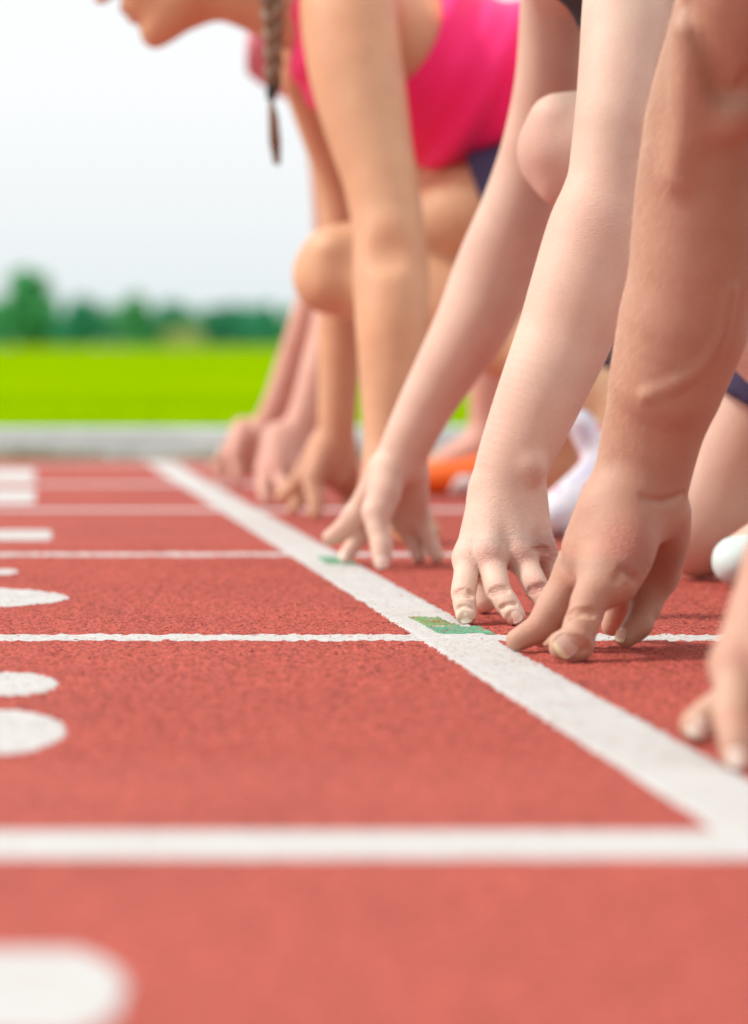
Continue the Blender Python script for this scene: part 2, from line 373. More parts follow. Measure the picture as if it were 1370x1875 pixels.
# ------------------------------------------------------------------ kerb, field, trees
m_kerb, n, l, p = new_mat('pale_concrete')
co = n.new('ShaderNodeTexCoord').outputs['Object']; a = noise(n, l, 9, 5, 0.65, co)
l.new(ramp(n, l, a.outputs[0], [(0.3, (0.60, 0.70, 0.69, 1)), (0.7, (0.76, 0.87, 0.87, 1))]).outputs[0], p.inputs['Base Color']); p.inputs['Roughness'].default_value = 0.9
bump(n, l, p, noise(n, l, 90, 3, .6, co).outputs[0], 0.4, 0.004)
m_grass, n, l, p = new_mat('mown_grass')
co = n.new('ShaderNodeTexCoord').outputs['Object']; a = noise(n, l, 0.7, 4, 0.6, co); b = noise(n, l, 0.09, 3, 0.5, co); d = noise(n, l, 60, 3, 0.6, co)
r1 = ramp(n, l, a.outputs[0], [(0.3, (0.18, 0.325, 0.0, 1)), (0.7, (0.25, 0.395, 0.0, 1))])
r2 = ramp(n, l, b.outputs[0], [(0.35, (0.78, 0.88, 0.9, 1)), (0.65, (1.06, 1.02, 1, 1))])
l.new(mixc(n, l, 1, r1.outputs[0], r2.outputs[0], 'MULTIPLY'), p.inputs['Base Color']); p.inputs['Roughness'].default_value = 1.0; p.inputs['Specular IOR Level'].default_value = 0.0
bump(n, l, p, d.outputs[0], 0.3, 0.01)
m_soil, n, l, p = new_mat('brown_soil')
co = n.new('ShaderNodeTexCoord').outputs['Object']; a = noise(n, l, 14, 4, 0.6, co)
l.new(ramp(n, l, a.outputs[0], [(0.35, (0.16, 0.12, 0.05, 1)), (0.65, (0.30, 0.22, 0.14, 1))]).outputs[0], p.inputs['Base Color']); p.inputs['Roughness'].default_value = 0.95
V, Q = grid(np.linspace(-14, 16, 40), np.array([7.86, 7.93]), lambda X, Y: -0.001 + 0.006 * rng.random(X.shape))
link('soil_strip', mesh_np('soil_strip', V, Q, m_soil), kind='structure', label='thin strip of soil between the track and the kerb')
def box_mesh(name, x0, x1, y0, y1, z0, z1, mat, bev=0.006):
    import bmesh
    bm = bmesh.new(); bmesh.ops.create_cube(bm, size=1)
    for v in bm.verts: v.co = ((x0 + x1) / 2 + v.co.x * (x1 - x0), (y0 + y1) / 2 + v.co.y * (y1 - y0), (z0 + z1) / 2 + v.co.z * (z1 - z0))
    bmesh.ops.bevel(bm, geom=bm.edges[:], offset=bev, segments=2, affect='EDGES')
    me = bpy.data.meshes.new(name); bm.to_mesh(me); bm.free(); me.materials.append(mat); return me
kerb = bpy.data.objects.new('kerb', None); C.objects.link(kerb); kerb['kind'] = 'structure'; kerb['label'] = 'pale concrete kerb of separate blocks along the grass field'
kerb.location = (0, 7.93, 0)
kb = box_mesh('kerb_block', 0.004, 0.996, 0, 0.13, -0.02, 0.066, m_kerb)
for i in range(26):
    o = link('kerb_block', kb, kerb); o.location = (-12.3 + i, 0.002 * math.sin(i * 2.1), 0.002 * math.sin(i * 1.7))
def field_z(X, Y): return 0.063 + np.clip(Y - 8.0, 0, None) * 0.0033 + 0.012 * np.sin(X * .7 + Y * .31) * np.clip((Y - 8) / 12, 0, 1)
V, Q = grid(np.concatenate([np.linspace(-900, -20, 12), np.linspace(-18, 18, 60), np.linspace(20, 900, 12)]), np.concatenate([[8.045], np.linspace(8.4, 40, 60), np.geomspace(44, 2600, 40)]), field_z)
link('grass_field', mesh_np('grass_field', V, Q, m_grass), kind='structure', label='bright green mown grass field')
# grass blades in the first metres beyond the kerb
nb = 5000
bx = rng.uniform(-2.2, 2.6, nb); by = 8.08 + 5.0 * rng.random(nb) ** 1.8; bh = rng.uniform(0.006, 0.020, nb); an = rng.uniform(0, math.pi, nb)
bz = field_z(bx, by); wv = 0.0022
V = np.empty((nb, 3, 3)); V[:, 0] = np.column_stack([bx - wv * np.cos(an), by - wv * np.sin(an), bz - .002]); V[:, 1] = np.column_stack([bx + wv * np.cos(an), by + wv * np.sin(an), bz - .002])
V[:, 2] = np.column_stack([bx + rng.normal(0, .008, nb), by + rng.normal(0, .008, nb), bz + bh])
link('grass_blades', mesh_np('grass_blades', V.reshape(-1, 3), np.arange(nb * 3).reshape(-1, 3), m_grass, False), kind='stuff', label='short grass blades at the edge of the field')
# weeds at the foot of the kerb
nb = 1500; wx = np.concatenate([rng.normal(c, .10, nb // 5) for c in (-0.74, -0.20, 0.1, 0.42, 1.2)]); wy = rng.uniform(7.87, 7.925, len(wx)); wh = rng.uniform(.008, .03, len(wx)); an = rng.uniform(0, 3.1, len(wx))
V = np.empty((len(wx), 3, 3)); V[:, 0] = np.column_stack([wx - .003 * np.cos(an), wy - .003 * np.sin(an), 0 * wx - .001]); V[:, 1] = np.column_stack([wx + .003 * np.cos(an), wy + .003 * np.sin(an), 0 * wx - .001]); V[:, 2] = np.column_stack([wx + rng.normal(0, .006, len(wx)), wy - .004, wh])
m_weed = cloth('dry_weed', (0.30, 0.25, 0.07), 0.9, 60, 0.4)
link('weed_tufts', mesh_np('weed_tufts', V.reshape(-1, 3), np.arange(len(wx) * 3).reshape(-1, 3), m_weed, False), kind='stuff', label='dry weed tufts at the foot of the kerb')
def leaf_mat(name, col):
    m, n, l, p = new_mat(name); co = n.new('ShaderNodeTexCoord').outputs['Object']; a = noise(n, l, 0.5, 4, .6, co)
    l.new(ramp(n, l, a.outputs[0], [(0.3, c4([c * .7 for c in col])), (0.7, c4([c * 1.3 for c in col]))]).outputs[0], p.inputs['Base Color'])
    p.inputs['Roughness'].default_value = 0.7; p.inputs['Specular IOR Level'].default_value = 0.2; return m
m_leaf = [leaf_mat('blue_green_leaf', (0.055, 0.36, 0.20)), leaf_mat('mid_green_leaf', (0.09, 0.42, 0.16)), leaf_mat('pale_green_leaf', (0.22, 0.52, 0.30)), leaf_mat('dry_leaf', (0.46, 0.50, 0.20))]  # greens lightened and blued: distance haze is put into the leaf colour
m_bark = cloth('bark', (0.10, 0.075, 0.05), 0.9, 30, 0.3)
def tubes(paths, seg=7):
    VV, QQ, o = [], [], 0
    for P, r in paths:
        P = np.asarray(P, float); nP = len(P)
        for i in range(nP):
            d = P[min(i + 1, nP - 1)] - P[max(i - 1, 0)]; d /= np.linalg.norm(d) + 1e-9
            a = np.cross(d, [0.31, 0.9, 0.2]); a /= np.linalg.norm(a); b = np.cross(d, a)
            for k in range(seg): t = 2 * math.pi * k / seg; VV.append(P[i] + r[i] * (math.cos(t) * a + math.sin(t) * b))
        for i in range(nP - 1):
            for k in range(seg): QQ.append([o + i * seg + k, o + i * seg + (k + 1) % seg, o + (i + 1) * seg + (k + 1) % seg, o + (i + 1) * seg + k])
        o += nP * seg
    return np.array(VV), np.array(QQ)
def tree(px, Y, top, width, mk, label, name='tree', cat='tree', trunk=True, low=0.0):
    x = (px - CX) * Y / F_PX; z0 = float(field_z(np.array(x), np.array(Y))); H = CAM_H - (top - HY) * Y / F_PX - z0; W_ = PX(width, Y) / 1.75
    r_ = np.random.default_rng(abs(int(px * 7 + Y)))
    t = thing(name, label, cat, (x, Y, z0), 'trees beyond the field')
    if trunk:
        paths = [([(0, 0, -.3), (0.02 * H, 0, .3 * H), (0, 0, .75 * H)], [.035 * H, .028 * H, .008 * H])]
        for k in range(6): a = k * 1.1; h0 = (.25 + .07 * k) * H; paths.append(([(0, 0, h0), (W_ * .6 * math.cos(a), W_ * .6 * math.sin(a), h0 + .16 * H)], [.012 * H, .004 * H]))
        V, Q = tubes(paths); link('trunk', mesh_np('trunk', V, Q, m_bark), t)
    N = 2200; nl = 9
    cl = np.column_stack([r_.uniform(-.6, .6, nl) * W_, r_.uniform(-.6, .6, nl) * W_, np.linspace(low + .10, .86, nl) * H]); lr = W_ * r_.uniform(.45, .62, nl); lr[-1] = .34 * W_; cl[-1, :2] *= .4
    pick = r_.integers(0, nl, N); d = r_.normal(size=(N, 3)); d /= np.linalg.norm(d, axis=1)[:, None]
    c = cl[pick] + d * (lr[pick] * r_.random(N) ** .45)[:, None] * np.array([1, 1, min(1.3, .2 * H / W_ + .5)]); c[:, 2] = np.clip(c[:, 2], low * H, H)
    s = .06 * H * r_.uniform(.6, 1.3, N)
    a = r_.normal(size=(N, 3)); a /= np.linalg.norm(a, axis=1)[:, None]; b = np.cross(a, r_.normal(size=(N, 3))); b /= np.linalg.norm(b, axis=1)[:, None]
    V = np.stack([c + s[:, None] * (a * .6 + b * .2), c + s[:, None] * (b - a * .1), c - s[:, None] * (a * .6 - b * .15), c - s[:, None] * b], 1)
    link('crown', mesh_np('crown', V.reshape(-1, 3), np.arange(N * 4).reshape(-1, 4), mk, False), t)
TR = [(36, 500, 492, 104, 1, 'tallest broad green tree at the left edge of the far tree line'), (-30, 520, 565, 110, 0, 'low dark tree left of the tallest broad tree'),
      (105, 540, 566, 80, 0, 'low blue-green tree right beside the tallest tree'), (158, 520, 553, 88, 0, 'rounded blue-green tree second right of the tallest tree'),
      (208, 560, 568, 78, 2, 'pale green tree just left of the slim upright tree'), (254, 500, 536, 50, 1, 'slim upright green tree in the middle of the tree line'),
      (306, 540, 562, 84, 0, 'rounded dark tree just right of the slim upright tree'), (352, 560, 576, 76, 2, 'pale hazy tree behind the dry shrub'),
      (398, 540, 570, 70, 0, 'blue-green tree right of the dry shrub'), (440, 560, 566, 80, 0, 'wide dark tree next to the end of the visible tree line'),
      (482, 530, 564, 66, 0, 'dark tree closest to the runners hands in the tree line'), (545, 550, 570, 90, 1, 'green tree hidden behind the farthest forearm')]
for px, Y, top, wd, mk, lab in TR: tree(px, Y, top - (8 if top > 545 else 0), wd * 1.15, m_leaf[mk], lab)
for k in range(9): tree(-150 - 95 * k if k < 4 else 640 + 110 * (k - 4), 520 + 12 * k, 560 - 6 * (k % 3), 120, m_leaf[k % 3 if k % 3 < 2 else 0], ('green tree of the far line beyond the left edge, ' + ('nearest to it', 'second from it', 'third from it', 'farthest from it')[k]) if k < 4 else 'green tree of the far line hidden behind the runners, ' + ('first', 'second', 'third', 'fourth', 'fifth')[k - 4] + ' from the left')
tree(326, 470, 600, 90, m_leaf[3], 'dry yellowish shrub in front of the tree line', 'shrub', 'shrub', False, 0.02)
# ------------------------------------------------------------------ runners
m_skin_pale = skin('pale_skin', (0.68, 0.485, 0.385), (0.62, 0.27, 0.225))
m_skin_tan = skin('tanned_skin', (0.515, 0.305, 0.212), (0.55, 0.175, 0.14))
m_skin_gold = skin('golden_skin', (0.66, 0.385, 0.225), (0.62, 0.31, 0.24))
m_skin_pink = skin('pinkish_skin', (0.62, 0.355, 0.275), (0.60, 0.22, 0.18))
def nail_mat(name, bed, edge):
    m, n, l, p = new_mat(name); a = n.new('ShaderNodeAttribute'); a.attribute_name = 'free'
    l.new(ramp(n, l, a.outputs['Fac'], [(0.0, c4(edge)), (0.10, c4(bed)), (0.70, c4(bed)), (0.80, c4(edge))]).outputs[0], p.inputs['Base Color'])
    p.inputs['Roughness'].default_value = 0.28; return m
m_nail = nail_mat('fingernail', (0.84, 0.66, 0.55), (0.90, 0.84, 0.74)); m_nail_y = nail_mat('yellowish_fingernail', (0.60, 0.38, 0.29), (0.74, 0.58, 0.36))
m_hotpink = cloth('hot_pink_jersey', (1.0, 0.012, 0.18), 0.75, 1200, 0.03, 0.12)
m_navy = cloth('navy_shorts_cloth', (0.050, 0.042, 0.105), 0.8, 900, 0.1)
m_black = cloth('black_shirt_cloth', (0.018, 0.017, 0.024), 0.8, 900, 0.1)
m_rose = cloth('dusty_rose_shirt_cloth', (0.62, 0.20, 0.24), 0.8, 900, 0.06)
m_hair = cloth('brown_hair', (0.20, 0.115, 0.066), 0.5, 500, 0.3)
m_tie = cloth('dark_hair_tie', (0.02, 0.018, 0.02), 0.6)
m_orange = cloth('orange_shoe_cloth', (0.90, 0.16, 0.015), 0.6, 700, 0.08)
m_sole = cloth('white_rubber', (0.72, 0.73, 0.71), 0.6, 200, 0.04)
m_whiteshoe, n, l, p = new_mat('white_shoe_mesh_with_pink_print')
co = n.new('ShaderNodeTexCoord').outputs['Object']; a = noise(n, l, 34, 2, .5, co)
l.new(ramp(n, l, a.outputs[0], [(0.34, (0.66, 0.67, 0.82, 1)), (0.46, (0.78, 0.82, 0.88, 1)), (0.58, (0.82, 0.82, 0.88, 1)), (0.66, (0.90, 0.38, 0.58, 1))]).outputs[0], p.inputs['Base Color']); p.inputs['Roughness'].default_value = 0.7
m_mint = cloth('pale_mint_shoe_cloth', (0.58, 0.71, 0.68), 0.7, 700, 0.06)
m_eye = cloth('eye_white', (0.75, 0.73, 0.70), 0.2); m_lace = m_sole
UPY = np.array([0., 1., 0.])

HAND_L = dict(   # left hand on its fingertips, back of the hand to the camera; measured on the nearest pale hand
 ref=at(930, 890, 3.10),
 palm=[([at(897, 905, 3.098), at(861, 1022, 3.064)], [.0175, .0135]), ([at(918, 905, 3.092), at(897, 1016, 3.058)], [.0185, .0142]),
       ([at(942, 905, 3.096), at(952, 1016, 3.068)], [.0180, .0138]), ([at(965, 908, 3.106), at(990, 1006, 3.088)], [.0165, .0125]),
       ([at(905, 925, 3.115), at(880, 1000, 3.125)], [.0160, .0140])],
 fingers=[([at(860, 1022, 3.064), at(849, 1084, 3.026), at(851, 1106, 3.012), at(854, 1127, 3.006)], [.0124, .0106, .0098, .0087]),
          ([at(897, 1018, 3.058), at(912, 1080, 3.020), at(929, 1106, 3.006), at(943, 1127, 3.000)], [.0128, .0110, .0101, .0088]),
          ([at(954, 1018, 3.068), at(983, 1076, 3.034), at(1001, 1102, 3.022), at(1013, 1120, 3.016)], [.0121, .0106, .0098, .0086]),
          ([at(990, 1008, 3.088), at(1022, 1066, 3.080), at(1036, 1093, 3.072), at(1046, 1108, 3.064)], [.0108, .0092, .0086, .0076]),
          ([at(892, 940, 3.118), at(875, 1018, 3.142), at(879, 1066, 3.150), at(887, 1101, 3.144)], [.0145, .0130, .0120, .0105])],
 tones=[(at(862, 1022, 3.050), .012, .5), (at(897, 1016, 3.044), .014, .8), (at(953, 1014, 3.054), .015, .85), (at(992, 1006, 3.074), .019, 1.0), (at(925, 985, 3.06), .040, .28), (at(850, 1086, 3.014), .009, .5), (at(912, 1081, 3.010), .010, .55), (at(983, 1077, 3.024), .012, .95),
        (at(870, 1072, 3.04), .008, .4)])
HAND_R = dict(   # right hand, palm and thumb to the camera; measured on the nearest tanned hand
 ref=at(1170, 912, 2.72),
 palm=[([at(1122, 940, 2.725), at(1066, 1042, 2.740)], [.0185, .0150]), ([at(1150, 935, 2.738), at(1102, 1055, 2.775)], [.0175, .0140]),
       ([at(1182, 930, 2.745), at(1148, 1056, 2.790)], [.0170, .0135]), ([at(1210, 930, 2.742), at(1198, 1055, 2.788)], [.0165, .0130]),
       ([at(1224, 945, 2.735), at(1224, 985, 2.755), at(1214, 1045, 2.780)], [.0155, .0165, .0135]),
       ([at(1118, 935, 2.712), at(1086, 1005, 2.705), at(1068, 1050, 2.708)], [.0205, .0195, .0140]),
       ([at(1150, 938, 2.704), at(1146, 1005, 2.690), at(1126, 1062, 2.678)], [.0190, .0225, .0175])],
 fingers=[([at(1062, 1036, 2.738), at(1016, 1110, 2.735), at(986, 1150, 2.732), at(947, 1172, 2.730)], [.0160, .0138, .0110, .0085]),
          ([at(1090, 1056, 2.768), at(1045, 1112, 2.768), at(1018, 1144, 2.764), at(994, 1167, 2.760)], [.0130, .0118, .0105, .0085]),
          ([at(1148, 1058, 2.790), at(1135, 1112, 2.830), at(1127, 1132, 2.838), at(1120, 1146, 2.842)], [.0118, .0100, .0090, .0080]),
          ([at(1196, 1050, 2.786), at(1184, 1110, 2.776), at(1168, 1146, 2.766), at(1146, 1166, 2.760)], [.0135, .0118, .0108, .0084]),
          ([at(1110, 1050, 2.680), at(1080, 1100, 2.664), at(1064, 1146, 2.654), at(1054, 1168, 2.649), at(1030, 1186, 2.644)], [.0185, .0140, .0132, .0125, .0098])],
 extra=[([at(1062, 1160, 2.655), at(1062, 1187, 2.650), at(1036, 1191, 2.645)], [.0120, .0095, .0085])],
 tones=[(at(1152, 1005, 2.672), .024, .75), (at(1145, 1045, 2.672), .012, .7), (at(1070, 1050, 2.70), .022, .45), (at(1100, 1110, 2.66), .02, .3), (at(1066, 1163, 2.642), .006, .8), (at(972, 1140, 2.72), .012, .25)])
HAND_RB = dict(   # the farther right hand
 ref=at(731, 850, 3.85),
 palm=[([at(703, 862, 3.85), at(655, 945, 3.872)], [.0170, .0140]), ([at(720, 862, 3.862), at(680, 952, 3.890)], [.0165, .0135]),
       ([at(740, 862, 3.868), at(738, 955, 3.905)], [.0160, .0130]), ([at(760, 865, 3.862), at(765, 945, 3.895)], [.0150, .0125]),
       ([at(707, 868, 3.838), at(703, 905, 3.826), at(692, 935, 3.816)], [.0165, .0185, .0145])],
 fingers=[([at(652, 945, 3.872), at(630, 966, 3.880), at(616, 978, 3.888), at(604, 984, 3.896)], [.0125, .0112, .0100, .0085]),
          ([at(676, 952, 3.885), at(656, 985, 3.880), at(643, 1004, 3.872), at(633, 1018, 3.864)], [.0120, .0100, .0092, .0080]),
          ([at(740, 955, 3.905), at(757, 990, 3.905), at(763, 1007, 3.903), at(768, 1020, 3.900)], [.0115, .0098, .0088, .0076]),
          ([at(766, 945, 3.895), at(784, 982, 3.892), at(793, 1004, 3.888), at(801, 1019, 3.884)], [.0112, .0096, .0088, .0074]),
          ([at(690, 940, 3.812), at(692, 968, 3.804), at(699, 1000, 3.796), at(700, 1028, 3.790)], [.0150, .0122, .0120, .0098])],
 tones=[(at(703, 905, 3.81), .018, .3)])
def bony(P, r, f=.955):
    Po, ro = [P[0]], [r[0]]
    for i in range(len(P) - 1):
        if i < len(P) - 2: Po.append((np.asarray(P[i]) + np.asarray(P[i + 1])) / 2); ro.append((r[i] + r[i + 1]) / 2 * f)
        Po.append(P[i + 1]); ro.append(r[i + 1] * (1.0 if i < len(P) - 2 else 1))
    return Po, ro
def add_hand(F, H, T, tones, k_palm=.012, k_web=.010):
    for i, (P, r) in enumerate(H['palm']): F.limb([T(q) for q in P], r, k=.024 if i >= 5 else k_palm, n=5)
    base = F.v.copy()
    res = F.v
    for i, (P, r) in enumerate(H['fingers']):
        G = Field.__new__(Field); G.lo, G.h, G.n = F.lo, F.h, F.n; G.v = F.v
        keep = F.v; F.v = np.full(1, 0.5, np.float32) if False else keep
        P, r = bony(P, r); L, sl = F.limb([T(q) for q in P], r, k=0, n=5, mode='none')
        if i == 4 and 'extra' in H:
            for P2, r2 in H['extra']:
                L2, sl2 = F.limb([T(q) for q in P2], r2, k=0, n=4, mode='none')
                U2 = smin(base[sl2], L2, .004); res[sl2] = np.minimum(res[sl2], U2)
        U = smin(base[sl], L, k_web); res[sl] = np.minimum(res[sl], U)
    for c, sg, am in H.get('tones', ()): tones.append((T(c), sg, am))
def mover(H, wrist, ang=0.0, s=1.0):
    ref = H['ref']; wrist = np.asarray(wrist, float)
    def T(q):
        d = rotz(np.asarray(q) - ref, ang) * np.array([s, s, 1]); o = wrist + d
        o[2] = q[2]; return o
    return T
ident = lambda q: np.asarray(q, float)
def arm_px(st, Y):
    """stations (px, py, half width px, Y) -> points, radii"""
    return [at(a, b, y) for a, b, r, y in st], [PX(r, y) for a, b, r, y in st]
def tone_attr(V, tones):
    t = np.zeros(len(V))
    for c, sg, am in tones:
        d2 = ((V - np.asarray(c)) ** 2).sum(1); t = np.maximum(t, am * np.exp(-d2 / (sg * sg)))
    return np.clip(t, 0, 1)
def head_axes(pitch): c, s = math.cos(pitch), math.sin(pitch); return np.array([-c, 0, -s]), np.array([0, 1., 0]), np.array([-s, 0, c])
def add_head(F, hc, pitch, neck, tones, nr=.055):
    f, sd_, u = head_axes(pitch); hc = np.asarray(hc, float); ax = (f, sd_, u)
    g = lambda a, b, c: hc + f * a + sd_ * b + u * c
    F.limb([g(-.02, 0, -.05), neck], [nr, nr * 1.08], k=.03)
    F.blob(g(-.015, 0, .035), (.102, .078, .090), ax, k=.03)
    F.blob(g(.040, 0, -.045), (.062, .060, .078), ax, k=.03)
    F.limb([g(.00, .056, -.062), g(.055, .034, -.098), g(.088, .0, -.106), g(.055, -.034, -.098), g(.00, -.056, -.062)], [.018, .016, .0175, .016, .018], k=.025)
    F.limb([g(.094, 0, .018), g(.112, 0, -.012), g(.122, 0, -.028)], [.009, .010, .0105], k=.010)
    for s_ in (-1, 1):
        F.blob(g(.112, .012 * s_, -.031), (.009, .007, .006), ax, k=.006)
        F.blob(g(.094, .033 * s_, .012), (.016, .018, .012), ax, k=.010, mode='cut')
        F.blob(g(-.012, .080 * s_, -.008), (.018, .008, .032), ax, k=.008)
        F.limb([g(.092, .05 * s_, .030), g(.098, .015 * s_, .030)], [.008, .008], k=.012)
    F.limb([g(.092, -.022, -.060), g(.104, 0, -.057), g(.092, .022, -.060)], [.006, .0075, .006], k=.006)
    F.limb([g(.090, -.020, -.071), g(.101, 0, -.073), g(.090, .020, -.071)], [.006, .0078, .006], k=.006)
    tones += [(g(.110, 0, -.06), .014, .5), (g(.108, 0, -.072), .014, .5)]
    return g
def nail(root, c0, ax, nrm, w_, ln, rr, mat, off, rl=.022, **pr):
    ax = np.asarray(ax, float); ax = ax / np.linalg.norm(ax)
    nrm = np.asarray(nrm, float); nrm = nrm - ax * (nrm @ ax); nrm /= np.linalg.norm(nrm); sdv = np.cross(ax, nrm)
    c = np.asarray(c0, float) + nrm * off; nu, nv = 13, 13; V = []
    for lay in (0, 1):
        for i in range(nu):
            for j in range(nv):
                u_, v_ = i / (nu - 1) * 2 - 1, j / (nv - 1) * 2 - 1
                wv_ = (1 - max(0, -v_) ** 3 * .5) * (1 - max(0, v_) ** 3 * .28); a_ = u_ * wv_ * w_ / 2 / rr
                b_ = v_ * (1 - (.16 if v_ > 0 else .06) * u_ * u_) * ln / 2 / rl
                V.append(c + ax * rl * math.sin(b_) + sdv * rr * math.sin(a_) + nrm * (rr * math.cos(a_) - rr + rl * math.cos(b_) - rl - (.0007 if lay else 0)))
    I = np.arange(nu * nv).reshape(nu, nv); Q = []
    for i in range(nu - 1):
        for j in range(nv - 1):
            Q.append([I[i, j], I[i + 1, j], I[i + 1, j + 1], I[i, j + 1]]); k_ = nu * nv; Q.append([k_ + I[i, j + 1], k_ + I[i + 1, j + 1], k_ + I[i + 1, j], k_ + I[i, j]])
    ring = [I[i, 0] for i in range(nu)] + [I[nu - 1, j] for j in range(1, nv)] + [I[i, nv - 1] for i in range(nu - 2, -1, -1)] + [I[0, j] for j in range(nv - 2, 0, -1)]
    for a_, b_ in zip(ring, ring[1:] + ring[:1]): Q.append([a_, b_, b_ + nu * nv, a_ + nu * nv])
    fr = np.tile(np.linspace(0, 1, nv), nu * 2)
    return link('fingernail', rebase(mesh_np('fingernail', np.array(V), np.array(Q), mat, attr={'free': fr}), root), root, **pr)
def nail_at(root, F, px, py, ax, w_, ln, rr, mat, y0, y1, rl=.020, off=.0005, **pr):
    q = F.surf(px, py, y0, y1); e_ = .003; g = []
    for d in range(3):
        s_ = 0
        for sg in (1, -1):
            t = q.copy(); t[d] += sg * e_; i = np.clip(np.round((t - F.lo) / F.h).astype(int), 0, F.n - 1); s_ += sg * float(F.v[tuple(i)])
        g.append(s_)
    g = np.array(g) + 1e-9; g /= np.linalg.norm(g); ax = np.asarray(ax, float); ax = ax - g * (ax @ g)
    return nail(root, q, ax, g, w_, ln, rr, mat, off, rl, **pr)
def solid(root, name, F, mat, it=1, parent=None, **pr):
    V, Q = F.mesh(); V = relax(V, Q, it)
    me = rebase(mesh_np(name, V, Q, mat), root); return link(name, me, parent or root, **pr)
def shoe(root, toe, ball, heel, ankle, mat, lab=None, h=.004, extra=()):
    toe, ball, heel, ankle = [np.asarray(q, float) for q in (toe, ball, heel, ankle)]
    P = np.array([toe, ball, heel, ankle]); F = Field(P.min(0) - .09, P.max(0) + .09, h)
    mid = (ball + heel) / 2; up = (ankle - (heel * .75 + mid * .25)); up /= np.linalg.norm(up)
    pr = {'label': lab} if lab else {}
    b = lambda q, t: q + up * t
    F.limb([b(toe, .026), b(ball, .032), b(mid, .034), b(heel, .032)], [.024, .030, .029, .029], flat=(UPY, 1.32), k=.0, n=6)
    F.limb([b(mid, .040), b(mid * .45 + ankle * .55, .0), ankle * .92 + heel * .08], [.030, .036, .036], k=.03)
    F.limb([b(heel, .034), heel * .35 + ankle * .65], [.028, .034], k=.02)
    F.limb([b(ball, .040), mid * .5 + ankle * .5], [.020, .030], k=.02)
    for P_, r_ in extra: F.limb(P_, r_, flat=(UPY, 1.3), k=.012)
    top = ankle + up * .012
    F.limb([ankle - up * .02, ankle + up * .07], [.0295, .0315], k=.006, mode='cut')
    sh = solid(root, 'shoe', F, mat, 2, **pr)
    G = Field(P.min(0) - .08, P.max(0) + .08, h)
    dn = plane(ball * .5 + heel * .5 + up * .016, up)
    G.limb([b(toe + (toe - ball) * .12, .016), b(ball, .012), b(mid, .012), b(heel, .014)], [.025, .0265, .023, .025], flat=(UPY, 1.72), n=6, cuts=(lambda X, Y, Z: plane(ball + up * .017, up)(X, Y, Z) if True else 0,))
    G.floor(0.0)
    V, Q = G.mesh()
    if len(V): link('sole', rebase(mesh_np('sole', relax(V, Q, 1), Q, m_sole), root), sh)
    # laces
    fw = (ball - mid); fw /= np.linalg.norm(fw); pts = []
    q0, q1 = b(ball, .062), mid * .5 + ankle * .5 + fw * .018 + up * .018
    for k in range(5):
        c = q0 + (q1 - q0) * (k + .3) / 5; pts.append(([c - UPY * .02 - up * .006, c + up * .003, c + UPY * .02 - up * .006], [.0022] * 3))
    V, Q = tubes(pts, 6); link('lace', rebase(mesh_np('lace', V, Q, m_lace), root), sh)
    return sh
def hair_cap(root, hc, pitch, h=.005, thick=.012, mat=None, extra=()):
    f, sd_, u = head_axes(pitch); hc = np.asarray(hc, float); ax = (f, sd_, u); g = lambda a, b, c: hc + f * a + sd_ * b + u * c
    F = Field(hc - .19, hc + .19, h)
    cut1 = plane(g(.070, 0, .045), f * .8 - u * .6); cut2 = plane(g(0, 0, -.052), -u + f * .2)
    F.blob(g(-.018, 0, .036), (.102 + thick, .078 + thick, .090 + thick), ax, cuts=(cut1, cut2))
    for P, r in extra: F.limb([g(*q) for q in P], r, k=.02)
    return solid(root, 'hair', F, mat or m_hair, 2), g
def eyes(root, g, r=.0115):
    for s_ in (-1, 1):
        c = g(.0865, .033 * s_, .011); V, Q = [], []
        F = Field(c - .02, c + .02, .0025); F.blob(c, (r, r, r)); solid(root, 'eye', F, m_eye, 0)
def dist(a, b): return float(np.linalg.norm(np.asarray(a) - np.asarray(b)))
def finish(root, parts, mat, tones, it=2):
    VV, QQ, o = [], [], 0
    for F, itn in parts:
        F.floor(); V, Q = F.mesh(); V = relax(V, Q, itn); VV.append(V); QQ.append(Q + o); o += len(V)
    V = np.vstack(VV); Q = np.vstack(QQ)
    return link('body', rebase(mesh_np('body', V, Q, mat, attr={'tone': tone_attr(V, tones)}), root), root)

def torso_limbs(pel, wai, rib, che, sc=1.0, r=(.118, .100, .108, .098)):
    return ([pel, wai, rib, che], [x * sc for x in r], (UPY, 1.30))

# ================= runner in the second lane: pale arms, black shirt
tones = []
root = thing('person', 'pale runner in black shirt with left hand on the worn green mark', 'person', (0.45, 3.45, 0), 'runners crouching at the start line')
stL = [(928, 905, 63, 3.10), (935, 860, 66, 3.10), (966, 780, 74, 3.105), (999, 700, 81, 3.11), (1032, 620, 87, 3.12), (1060, 540, 92, 3.125), (1080, 470, 92, 3.13), (1092, 420, 88, 3.133), (1104, 375, 80, 3.137),
       (1114, 330, 75, 3.14), (1123, 265, 76, 3.145), (1134, 200, 80, 3.15), (1144, 100, 83, 3.165), (1154, 0, 87, 3.185)]
P, r = arm_px(stL, 0); P.append(np.array([.238, 3.225, .60])); r.append(.047); P.append(np.array([.25, 3.265, .655])); r.append(.052)
def ridge(F, pxs, rad, y0, y1, k=.006, sink=.0006, mode='add'):
    q = [F.surf(a, b, y0, y1) + np.array([0, sink, 0]) for a, b in pxs]; F.limb(q, [rad] * len(q) if np.isscalar(rad) else rad, k=k, n=5, mode=mode)
